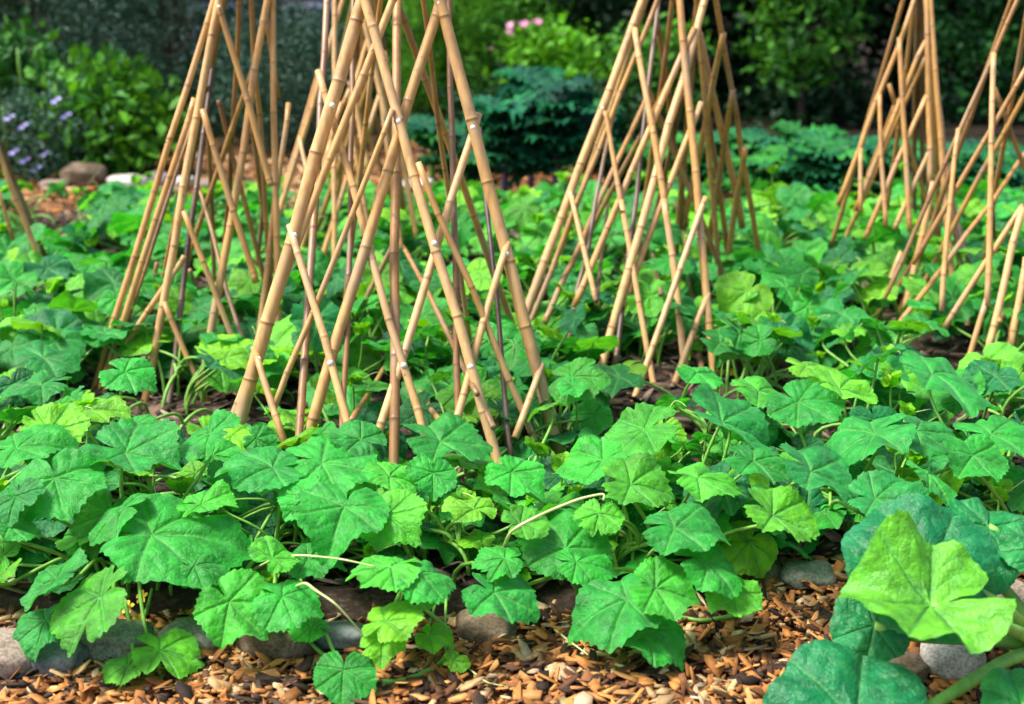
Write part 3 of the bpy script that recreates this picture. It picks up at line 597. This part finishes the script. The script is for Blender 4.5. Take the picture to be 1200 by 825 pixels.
for pi, (ri, i, n, x, y) in enumerate(rows):
    u, v = proj((x, y, .15))
    fr = ri <= 2
    if ri == 0:
        lab = 'cucumber plant, ' + FEAT0[min(i, 8)]; grp = 'cucumber plants along the stone edging'
    elif ri <= 2:
        nm = {1: 'second row back from the stones', 2: 'third row back from the stones'}[ri]
        lab = 'broad leaved cucumber plant, %s from left in the %s' % (ORD[i], nm); grp = 'cucumber plants in the ' + nm
    else:
        band = {3: "under the largest teepee", 4: "level with the left teepee's feet", 5: "level with the wide teepee", 6: "behind the wide teepee's near feet", 7: 'fourth row from the far path', 8: 'third row from the far path', 9: 'second row from the far path', 10: 'in the last row before the path'}[ri]
        lab = '%s cucumber plant from left, %s' % (ORD[i] if i < 10 else ['eleventh', 'twelfth'][i - 10], band); grp = 'cucumber plants ' + band
    e = empty('cucumber_plant', (x, y, .02), lab, 'cucumber plant', grp)
    PLANTS.append(e)
    stems = MB(); fol = MB(); young = MB(); tend = MB(); nleaf = 0
    base = np.array([x, y, .02])
    # a short vine crawling over the soil
    va = U(0, 6.28); vine_end = base + np.array([math.cos(va) * .22, math.sin(va) * .16, .05])
    vp = bez(base, base + [0, 0, .10], vine_end + [0, 0, .10], vine_end, 12); stems.add(*tube(vp, np.linspace(.006, .004, 12), 8, (1, 1, 1)))
    specs = []
    for hi in assign.get(pi, []):
        p, h = HP[hi]; s = h[2] / F * depth(p) / 1.48
        a = rad(h[5]); tip = RT * math.cos(a) + UP * math.sin(a)
        nrm = np.array([0.14 * math.cos(a) + U(-.32, .32), .16 - .80 * h[4] + U(-.16, .12), 1.0 - .25 * h[4]])
        specs.append((p, s, tip, nrm, min(1, h[6] * .9 + U(.04, .26)), True))
    nrand = {0: 27, 1: 18, 2: 18, 3: 20}.get(ri, 21)
    tries = 0; cnt = 0
    while cnt < nrand and tries < 140:
        tries += 1
        a = U(0, 6.28); ro = math.sqrt(U(.01, 1)) * .30
        top = (.19 if ri == 10 else .24 if ri == 9 else .30) if ri > 0 else .24
        z = (.05 + (top - .05) * (U(.0, .8) if ri == 0 else U(.25, 1.08))) * (1 - .3 * (ro / .3) ** 2)
        p = np.array([x + math.cos(a) * ro, y + (math.sin(a) * ro if ri else abs(math.sin(a)) * ro - .08), z]); s = U(.042, .104) * (1.0 if ri < 3 else 1.28)
        if p[1] < bed_front(p[0]) - .02: continue
        if blocked(p, s): continue
        a2 = a + rng.normal(0, .8); tip = np.array([math.cos(a2), math.sin(a2), U(-.35, .25)])
        tl = U(.1, 1.3); a3 = a + rng.normal(0, .9); nrm = np.array([math.cos(a3) * tl * .75, math.sin(a3) * tl * .75 - .08, 1.0])
        tone = np.clip(rng.normal(.36, .30), 0, .9) + (.4 if rng.random() < .22 and z > .13 else 0)
        specs.append((p, s, tip, nrm, tone, False)); cnt += 1
    for (p, s, tip, nrm, tone, hero) in specs:
        Q = frame(tip, nrm)
        org = p - Q[1] * s * .30
        hi_res = fr
        if hi_res: V, f, c = leaf(s, tone, 120 if hero else 84, 20 if hero else 13, ripple=U(.04, .12), droop=U(.06, .34), fold=U(-.12, .24), teeth=U(.028, .06), bite=int(rng.integers(1, 3)) if rng.random() < .35 else 0, lob=U(.35, .85), nteeth=34 if hero else 28, jit=U(.35, .95) if hero else None)
        else: V, f, c = leaf(s, tone, 56, 7, ripple=U(.05, .14), droop=U(.06, .34), fold=U(-.12, .26), teeth=.045, nteeth=18, lob=U(.3, .8))
        V = V @ Q + org
        if V[:, 2].min() < .012: V[:, 2] = np.maximum(V[:, 2], .012 + (V[:, 2] - V[:, 2].min()) * .15)
        if fr:
            b = MB(); b.add(V, f, c); b.build('leaf', M_leaf, e); nleaf += 1
        else: fol.add(V, f, c)
        k = int(U(1, 9)); st = vp[k]; st = np.array([st[0] + (org[0] - st[0]) * .35, st[1] + (org[1] - st[1]) * .35, max(.02, st[2] * .4)]) if np.linalg.norm(org - vp[k]) > .2 else vp[k]
        dn = Q[1] * -.4 + np.array([0, 0, -.8]); L = np.linalg.norm(org - st)
        pts = bez(st, st + np.array([0, 0, L * .45]), org + dn * L * .3, org - Q[2] * .001, 9)
        stems.add(*tube(pts, np.linspace(.0050, .0032, 9) * (1 if s > .06 else .7), 7, (1, 1, 1), cap=False))
    for _ in range(int(U(1, 3.6))):
        p = np.array([x + U(-.22, .22), y + U(-.2, .2), U(.14, .30) if ri else U(.08, .2)])
        if blocked(p, .03): continue
        young = MB(); tend = MB(); bud(young, p, U(.025, .045))
        stp = bez(p - [U(-.1, .1), U(-.05, .1), p[2] - .05], p - [0, 0, .1], p - [0, 0, .03], p, 7); young_st = tube(stp, .003, 6, (1, 1, 1), cap=False)
        tend.add(*tendril(p, (U(-1, 1), U(-1, .3), U(-.2, .5)), U(.06, .16), U(.8, 2.4), .0013))
        young.build('shoot_tip', M_leaf, e); stems.add(*young_st); tend.build('tendril', M_tendril, e)
    stems.build('stem', M_stem, e)
    if not fr: fol.build('foliage', M_leaf, e)
    # yellow blossoms where the photo shows them
    for (fu, fv, fz) in [(874, 405, .10), (870, 418, .08), (845, 436, .06), (858, 437, .06), (300, 436, .12), (167, 700, .05), (163, 728, .03), (693, 664, .12), (150, 712, .04)]:
        q = at_z(fu, fv, fz)
        key = (fu, fv)
        if key not in FRONT_LABELS and math.hypot(q[0] - x, q[1] - y) < .28:
            FRONT_LABELS[key] = 1; b = MB(); flower(b, q, .016 if fv > 600 else .014, (U(-.5, .5), -.6, .7)); b.build('flower', M_petal, e)

# long bare dry tendrils that catch the eye in the photo
def long_tendril(pts, r, label, mat=M_tendril, name='tendril'):
    P = [at_z(u_, v_, z_) for (u_, v_, z_) in pts]; P = np.array(P)
    t = np.linspace(0, 1, 40); ti = np.linspace(0, 1, len(P)); Q = np.stack([np.interp(t, ti, P[:, k]) for k in range(3)], 1)
    for _ in range(6): Q[1:-1] = (Q[:-2] + Q[1:-1] * 2 + Q[2:]) / 4
    b = MB(); b.add(*tube(Q, np.linspace(r, r * .55, 40), 7, (1, 1, 1))); 
    m = P[-1] if name == 'vine' else P[0]
    e = min(PLANTS, key=lambda q: (q.location.x - m[0]) ** 2 + (q.location.y - m[1]) ** 2)
    return tag(b.build(name, mat, e), label)
long_tendril([(588, 650, .12), (597, 622, .25), (640, 600, .28), (680, 584, .3), (709, 578, .31), (707, 586, .3)], .0036, 'long pale stem arching over the leaf right of centre')
long_tendril([(296, 668, .10), (318, 656, .16), (350, 650, .2), (400, 655, .21), (440, 664, .2)], .0028, 'thin pale stem lying level under the teepee, above the drooping leaves')
long_tendril([(340, 690, .12), (358, 682, .2), (370, 692, .2), (392, 706, .19), (412, 728, .15), (424, 742, .12)], .0028, 'pale stem curving down beside the bright young shoots')
long_tendril([(515, 778, .01), (545, 780, .02), (570, 800, .02), (600, 806, .01)], .002, 'thin yellowish tendril resting on the chips at bottom centre')
long_tendril([(436, 800, .012), (470, 800, .012), (512, 782, .014), (530, 762, .03), (528, 738, .06), (500, 716, .08), (478, 694, .06)], .0062, 'thick pale green vine looping over the wood chips', M_stem, 'vine')
long_tendril([(372, 792, .02), (384, 772, .03), (362, 752, .04), (352, 728, .05)], .005, 'green vine creeping between stones', M_stem, 'vine')
long_tendril([(150, 775, .02), (160, 745, .04), (172, 715, .06), (178, 690, .08)], .005, 'green vine running over the smooth stone', M_stem, 'vine')
long_tendril([(860, 722, .03), (820, 728, .03), (770, 716, .03), (735, 690, .05)], .005, 'low vine behind dark leaf', M_stem, 'vine')
long_tendril([(650, 738, .02), (668, 752, .02), (690, 768, .01)], .0025, 'dry straw stalk lying on the wood chips', M_tendril)

# ------------------------------------------------------------------ squash plant, lower right
e = empty('squash_plant', at_z(1235, 800, 0), 'squash plant with huge rounded leaves filling the lower right corner', 'squash plant')
SQ = [(1078, 664, 188, .27, .5, 165, .02, .05, .0), (1076, 708, 180, .24, .22, 185, .76, .13, .26), (985, 842, 215, .09, .4, 175, .0, .05, .05), (1018, 735, 90, .16, .5, 200, .05, .06, 0),
      (1212, 640, 80, .28, .5, 120, .2, .06, .0), (1160, 612, 96, .28, .3, 70, .15, .08, .1), (1190, 830, 100, .10, .4, 200, .4, .06, .1), (1120, 640, 130, .24, .5, 90, .04, .08, .1)]
stp = MB(); sb = np.array(e.location)
for (u_, v_, w_, z_, fc, tp, tone, rp, fold) in SQ:
    p = at_z(u_, v_, z_); s = w_ / F * depth(p) / 1.75; a = rad(tp); tip = RT * math.cos(a) + UP * math.sin(a)
    nrm = np.array([.1, -.15 - .8 * fc, .95 - .5 * fc]); Q = frame(tip, nrm)
    V, f, c = leaf(s, tone, 140, 24, kind='squash', jit=.75, lob=.85, ripple=rp * 1.3, droop=.18 if fold < .2 else -.12, fold=fold, teeth=.014, nteeth=44)
    org = p - Q[1] * s * .15; b = MB(); b.add(V @ Q + org, f, c); b.build('leaf', M_squash, e)
    L = np.linalg.norm(org - sb); stp.add(*tube(bez(sb, sb + [-.05, 0, L * .35], org + np.array([.12, 0, -.06]), org - Q[2] * .002, 16), np.linspace(.014, .009, 16), 12, (1, 1, 1)))
stp.build('stalk', M_stem, e)

# ------------------------------------------------------------------ background planting
def scatter(bm, cen, radii, nclump, per, size, aspect, tone, jit=(.2, .8), clump_r=.16, up=.3, tvar=.12, shell=.55):
    """many small pointed leaves in clumps filling an uneven ellipsoid"""
    c = rng.normal(size=(nclump, 3)); c /= np.linalg.norm(c, axis=1)[:, None]; c *= (rng.uniform(shell ** 3, 1, nclump) ** (1 / 3))[:, None]
    c = np.array(cen) + c * np.array(radii) * rng.uniform(.85, 1.12, (nclump, 1)); c[:, 2] = np.maximum(c[:, 2], .02)
    ct = tone + rng.normal(0, tvar, nclump); cj = rng.uniform(*jit, nclump)
    P = np.repeat(c, per, 0) + rng.normal(0, clump_r, (nclump * per, 3)) * [1, 1, .8]; P[:, 2] = np.maximum(P[:, 2], .01)
    n = len(P); d = rng.normal(size=(n, 3)); d[:, 2] += up; d /= np.linalg.norm(d, axis=1)[:, None]
    q = rng.normal(size=(n, 3)); q[:, 2] += .6; s = np.cross(d, q); s /= np.linalg.norm(s, axis=1)[:, None]; nn = np.cross(s, d)
    L = size * rng.uniform(.6, 1.3, n)[:, None]; W = L * aspect
    V = np.stack([P, P + d * L * .45 + s * W * .5 + nn * W * .15, P + d * L, P + d * L * .45 - s * W * .5 + nn * W * .15, P + d * L * .5 - nn * W * .08], 1).reshape(-1, 3)
    o = np.arange(n)[:, None] * 5; f = np.concatenate([o + [0, 1, 4], o + [1, 2, 4], o + [2, 3, 4], o + [3, 0, 4]])
    C = np.stack([np.full(n, .1), np.clip(np.repeat(ct, per) + rng.normal(0, .06, n), 0, 1), np.clip(np.repeat(cj, per), 0, 1)], 1)
    bm.add(V, [f], np.repeat(C, 5, 0))
def branches(bm, base, cen, radii, n, r0, trunk_top):
    base = np.array(base, float); tt_ = np.array(trunk_top, float)
    bm.add(*tube(bez(base, base + (tt_ - base) * .3 + [U(-.05, .05), 0, 0], base + (tt_ - base) * .7, tt_, 10), np.linspace(r0, r0 * .5, 10), 9, (1, 1, 1)))
    for _ in range(n):
        k = U(.2, 1); s = base + (tt_ - base) * k; a = U(0, 6.28); en = np.array(cen) + np.array(radii) * np.array([math.cos(a) * U(.4, .9), math.sin(a) * U(.4, .9), U(-.4, .8)])
        bm.add(*tube(bez(s, s + (en - s) * .3 + [0, 0, .05], s + (en - s) * .7 + [0, 0, .1], en, 8), np.linspace(r0 * .4, r0 * .1, 8), 6, (1, 1, 1)))
def bush(name, label, cat, u, y, rx, ry, h, mat, nclump, per, size, aspect, tone, group=None, z0=0, **kw):
    x = (u - CU) / F * (y * FW[1] + (H0 - h / 2) * math.sin(PITCH)); e = empty(name, (x, y, 0), label, cat, group)
    b = MB(); branches(b, (x, y, 0), (x, y, z0 + h * .55), (rx, ry, h * .45), 9, .02 + h * .01, (x, y, z0 + h * .6)); b.build('branch', M_bark, e)
    f = MB(); scatter(f, (x, y, z0 + h * .5), (rx, ry, h * .5), nclump, per, size, aspect, tone, **kw); f.build('foliage', mat, e); return e, x

GT = 'dark trees and tall shrubs closing the background'
bush('grey_green_shrub', 'tall grey green narrow leaved shrub at the far left corner', 'shrub', 30, 10.6, 1.1, .8, 2.3, M_grey, 260, 60, .06, .22, .35, GT, clump_r=.15)
bush('grey_green_shrub', 'big grey green shrub behind the left bamboo teepee', 'shrub', 200, 10.2, .88, .8, 2.2, M_grey, 280, 60, .06, .22, .32, GT, clump_r=.15)
bush('grey_green_shrub', 'rounded grey green shrub between the left and largest teepees', 'shrub', 330, 9.6, .5, .5, .92, M_grey, 150, 60, .055, .22, .5, GT, clump_r=.12)
def tree(label, u, y, R, h, tone, jit, nclump=420, per=46, size=.11, trunk=.12, name='shade_tree', z0=.3):  # low tone and jit put the shade of dark trees into leaf colour
    x = (u - CU) / F * (y * FW[1] + .1); e = empty(name, (x, y, 0), label, 'tree', GT)
    b = MB(); branches(b, (x, y, -.05), (x, y, h * .6), (R, R, h * .35), 14, trunk, (x + U(-.2, .2), y, h * .75)); b.build('trunk', M_bark, e)
    f = MB(); scatter(f, (x, y, z0 + h * .5), (R, R * .8, h * .5), nclump, per, size, .5, tone, jit=jit, clump_r=.2, shell=.5); f.build('crown', M_shrub, e)
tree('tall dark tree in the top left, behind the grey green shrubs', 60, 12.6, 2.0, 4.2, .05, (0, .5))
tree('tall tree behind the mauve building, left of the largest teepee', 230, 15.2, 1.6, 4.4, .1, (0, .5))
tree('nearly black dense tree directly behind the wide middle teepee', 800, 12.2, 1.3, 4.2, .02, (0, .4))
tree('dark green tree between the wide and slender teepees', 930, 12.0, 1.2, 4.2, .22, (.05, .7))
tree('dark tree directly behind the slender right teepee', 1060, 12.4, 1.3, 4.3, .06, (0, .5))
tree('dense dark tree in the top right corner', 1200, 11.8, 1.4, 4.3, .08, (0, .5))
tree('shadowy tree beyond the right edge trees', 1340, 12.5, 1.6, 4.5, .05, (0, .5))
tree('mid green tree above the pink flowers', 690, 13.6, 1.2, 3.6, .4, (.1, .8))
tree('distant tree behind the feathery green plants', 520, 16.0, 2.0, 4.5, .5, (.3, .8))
# hanging brighter branch foliage on the right trees
bush('leafy_shrub', 'yellow green sprigs in front of the dark trees, right of the wide teepee', 'shrub', 945, 10.9, .35, .3, 1.35, M_shrub, 70, 26, .09, .5, .7, z0=.25, clump_r=.12)
bush('leafy_shrub', 'small lit leafy shrub behind the wide teepee canes', 'shrub', 755, 10.8, .45, .3, .75, M_shrub, 70, 30, .08, .5, .65, clump_r=.1)
bush('leafy_shrub', 'green shrub at the foot of the dark trees, right of the slender teepee', 'shrub', 1160, 11.2, .7, .3, 1.0, M_shrub, 90, 30, .09, .5, .3, clump_r=.12)
# left herbs
bush('basil_bush', 'bright green leafy herb clump behind the far stones at left', 'herb', 120, 8.5, .42, .3, .62, M_shrub, 110, 20, .10, .6, .72, clump_r=.09, jit=(.1, .9))
bush('basil_bush', 'taller green leafy herb at the far left edge', 'herb', 15, 8.8, .35, .3, .85, M_shrub, 90, 20, .09, .55, .55, clump_r=.09)
e, x = bush('flowering_sage', 'greyish herb with small violet flowers at far left', 'herb', 45, 8.3, .34, .28, .55, M_grey, 90, 34, .05, .4, .6, clump_r=.08)
for (fu, fv) in [(27, 190), (50, 183), (25, 150), (75, 138), (14, 180), (40, 200), (63, 120), (8, 140)]:
    b = MB(); q = at_y(fu, fv, 8.05); flower(b, q, .022); flower(b, q + [.03, 0, .02], .02); b.build('flower', M_violet, e)
for (fu, fv) in [(22, 72), (66, 115), (50, 135), (5, 140)]:
    b = MB(); q = at_y(fu, fv, 8.2); b.add(*tube(np.array([q + [0, 0, -.25], q, q + [0, 0, .08]]), [.004, .010, .004], 6, (.5, .5, .5))); b.build('flower_spike', M_stem, e)
# black plant label
p = at_y(168, 145, 8.6); e = empty('plant_label', (p[0], p[1], 0), 'small black plant marker on a thin stake at far left', 'plant marker')
def box(bm, c, sx, sy, sz, col=(.5, .5, .5), R=None):
    g_ = np.array([[a, b_, c_] for a in (-.5, .5) for b_ in (-.5, .5) for c_ in (-.5, .5)]) * [sx, sy, sz]
    if R is not None: g_ = g_ @ R
    bm.add(g_ + c, [np.array([[0, 1, 3, 2], [4, 6, 7, 5], [0, 4, 5, 1], [2, 3, 7, 6], [0, 2, 6, 4], [1, 5, 7, 3]])], col)
b = MB(); Rt = np.array([[.98, 0, -.17], [0, 1, 0], [.17, 0, .98]]); box(b, p, .10, .012, .12, R=Rt); b.build('plate', M_black, e, False)
b = MB(); b.add(*tube(np.array([[p[0], p[1] + .012, -.02], [p[0], p[1] + .012, p[2]]]), .006, 8)); b.build('stake', M_frame, e)
# dark bare branch across the left shrubs
# feathery tall greens in the centre
def grass_clump(label, u, y, w_, h, n, tone, name='feathery_plant'):
    x = (u - CU) / F * (y * FW[1] + .2); e = empty(name, (x, y, 0), label, 'plant')
    b = MB(); st = MB()
    for _ in range(n):
        bx, by = x + U(-w_, w_) * .8, y + U(-.2, .2); hh = h * U(.6, 1.05); tx, ty = bx + U(-.12, .12), by + U(-.1, .1)
        st.add(*tube(bez((bx, by, 0), (bx, by, hh * .4), (tx, ty, hh * .7), (tx, ty, hh), 6), np.linspace(.006, .002, 6), 5, (1, 1, 1)))
        scatter(b, (tx * .6 + bx * .4, ty, hh * .55), (.07, .07, hh * .45), 22, 12, .10, .12, tone, clump_r=.05, up=1.2, shell=.1)
    st.build('stem', M_stem, e); b.build('foliage', M_shrub, e)
grass_clump('tall feathery green plants behind the right leg of the largest teepee', 520, 11.0, .38, 1.35, 60, .85)
grass_clump('feathery green stand left of the light green shrub, further back', 585, 12.2, .5, 1.45, 60, .8)
grass_clump('feathery green plants glimpsed through the largest teepee', 450, 12.0, .35, 1.3, 40, .75)
e, x = bush('pink_flower_plant', 'loose green plant topped with pink flower heads at top centre', 'flower', 620, 12.0, .35, .25, 1.12, M_shrub, 90, 26, .08, .3, .75, clump_r=.1)
for (fu, fv) in [(598, 30), (613, 29), (625, 29), (620, 36), (597, 38), (572, 58), (630, 26)]:
    b = MB(); q = at_y(fu, fv, 11.6); flower(b, q, .04, (U(-.4, .4), -.6, .8)); flower(b, q + [.02, .02, .01], .03, (U(-.4, .4), -.8, .5)); b.build('flower', M_pink, e)
bush('light_green_shrub', 'light yellow green leafy shrub above the dark kale', 'shrub', 648, 10.2, .34, .25, .82, M_shrub, 100, 28, .08, .6, .95, z0=.0, clump_r=.07, jit=(.2, 1), tvar=.15)
bush('leafy_shrub', 'dark green shrub behind the far end of the path', 'shrub', 560, 13.6, .9, .4, 1.5, M_shrub, 140, 30, .1, .4, .45, clump_r=.14)

# kale: frilled leaves on stalks
def kale(label, u, v, h, n, size, tone, stem_mat, tall=False, group=None, lean=.0):
    p = at_z(u, v, 0); e = empty('kale_plant', p, label, 'kale', group); f_ = MB(); s_ = MB()
    top = np.array([p[0] + lean, p[1], h * (.84 if tall else .35)])
    s_.add(*tube(bez(p - [0, 0, .02], p + [0, 0, h * .2], top - [0, 0, h * .15], top, 8), np.linspace(.022, .014, 8), 9, (1, 1, 1)))
    for k in range(n):
        a = k * 2.399 + U(-.3, .3); el = U(.1 if tall else -.1, 1.35); d = np.array([math.cos(a) * math.cos(el), math.sin(a) * math.cos(el), math.sin(el)])
        L = size * U(.7, 1.15); s0 = top - [0, 0, U(0, h * (.55 if tall else .3))]; org = s0 + d * L * .55
        s_.add(*tube(bez(s0, s0 + d * L * .2, org - d * .1 * L + [0, 0, .01], org, 6), np.linspace(.007, .004, 6), 6, (1, 1, 1)))
        V, f, c = leaf(L * .62, np.clip(tone + U(-.3, .35), 0, 1), 60, 8, kind='squash', ripple=.0, droop=.3, fold=.25, teeth=.16, nteeth=20)
        r = np.linalg.norm(V[:, :2], axis=1) / (L * .6); ph = np.arctan2(V[:, 0], V[:, 1])
        V[:, 2] += L * .09 * r ** 3 * (np.sin(ph * 14 + k) + .6 * np.sin(ph * 23 + 1)); V[:, 1] *= 1.25
        nrm = np.array([-d[0] * .5, -d[1] * .5 - .2, .8]); f_.add(V @ frame(d + [0, 0, -.1], nrm) + org, f, c)
    s_.build('stalk', stem_mat, e); f_.build('foliage', M_kale, e)
GK = 'purple stemmed kale plants beyond the bed'
kale('tall dark kale on a violet stalk, left of the pair behind the bed', 592, 232, .54, 40, .22, .3, M_purple, True, GK)
kale('tall dark kale on the thickest violet stalk, right of the pair', 651, 236, .66, 40, .20, .2, M_purple, True, GK)
kale('dark kale filling in behind the violet stalked pair', 622, 218, .70, 30, .22, .4, M_purple, True, GK)
kale('shaded kale at the right end of the violet stalked group', 690, 222, .5, 46, .17, .45, M_purple, True, GK)
kale('short young green kale seen past the right leg of the largest teepee', 507, 214, .34, 14, .2, .55, M_stem, True)
kale('small green kale seedling glimpsed beside the flat white stones', 545, 215, .26, 12, .18, .5, M_stem)
for j, (u_, y_, lb) in enumerate([(575, 8.7, 'left'), (630, 8.9, 'middle'), (690, 8.8, 'right')]):
    bush('dark_leafy_plant', 'dark low leafy plant in the shade behind the violet stalked kale, ' + lb + ' of three', 'plant', u_, y_, .26, .25, .48, M_shrub, 60, 22, .08, .5, .15, 'dark low plants behind the violet stalked kale', clump_r=.08, jit=(0, .6))
GC = 'curly kale in the rows at right'
for j, (u_, v_, t_, lb) in enumerate([(885, 232, .75, 'nearest light green curly kale just right of the wide teepee'), (925, 226, .7, 'light green curly kale, second right of the wide teepee'), (965, 232, .55, 'curly kale midway between the wide and slender teepees'),
        (905, 205, .35, 'blue green curly kale behind the light green ones'), (945, 203, .3, 'blue green curly kale in the back row, middle'), (988, 208, .35, 'blue green curly kale left of the slender teepee'), (870, 208, .4, 'blue green curly kale partly behind the wide teepee canes'),
        (1015, 226, .5, 'curly kale seen through the left canes of the slender teepee'), (1045, 222, .4, 'curly kale seen through the middle of the slender teepee'), (1080, 228, .4, 'curly kale behind the upright canes of the slender teepee'),
        (1125, 240, .3, 'curly kale between the slender teepee and the right edge teepee'), (1160, 246, .35, 'curly kale behind the right edge teepee, near its upright cane'), (1195, 240, .4, 'curly kale at the right edge of the photo'), (1180, 215, .3, 'dark curly kale in the back row at right'),
        (735, 222, .6, 'green curly kale seen through the wide teepee'), (775, 226, .6, 'curly kale behind the centre of the wide teepee'), (815, 222, .5, 'curly kale behind the right half of the wide teepee'), (1140, 212, .25, 'dark curly kale at the back, right of the slender teepee')]):
    kale(lb, u_, v_ + 4, U(.46, .72), 60, U(.13, .19), t_ + U(-.1, .4), M_stem, False, GC)

# building corner behind the shrubs
e = empty('garden_building', at_y(300, 60, 12.9) * [1, 1, 0], 'mauve walled building glimpsed above the shrubs at top', 'building')
ex, ey = e.location.x, e.location.y
b = MB(); box(b, (ex + .1, ey, 1.6), 1.8, 1.4, 3.2); b.build('wall', M_wall, e, False)
b = MB(); V = np.array([[-1.0, -.9, 3.2], [1.2, -.9, 3.2], [1.2, .9, 3.2], [-1.0, .9, 3.2], [-1.0, 0, 3.9], [1.2, 0, 3.9]]) + [ex, ey, 0.003]
b.add(V, [np.array([[0, 1, 5, 4], [2, 3, 4, 5], [3, 2, 1, 0]]), np.array([[0, 4, 3], [1, 2, 5]])]); b.build('roof', M_roof, e, False)
for dx in (-.2, .62):
    b = MB(); box(b, (ex + dx, ey - .72, .62), .46, .06, .62); fo = b.build('window', M_frame, e, False)
    b = MB(); box(b, (ex + dx, ey - .76, .62), .36, .02, .52); b.build('pane', M_glass, fo, False)
# ground cover below the trees, their shade put into its dark colour
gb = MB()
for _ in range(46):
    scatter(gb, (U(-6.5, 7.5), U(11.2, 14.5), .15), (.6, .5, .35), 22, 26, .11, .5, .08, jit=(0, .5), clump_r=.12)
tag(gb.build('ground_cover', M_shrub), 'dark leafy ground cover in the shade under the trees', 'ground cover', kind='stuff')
print('plants', len(rows), 'objects', len(bpy.data.objects))
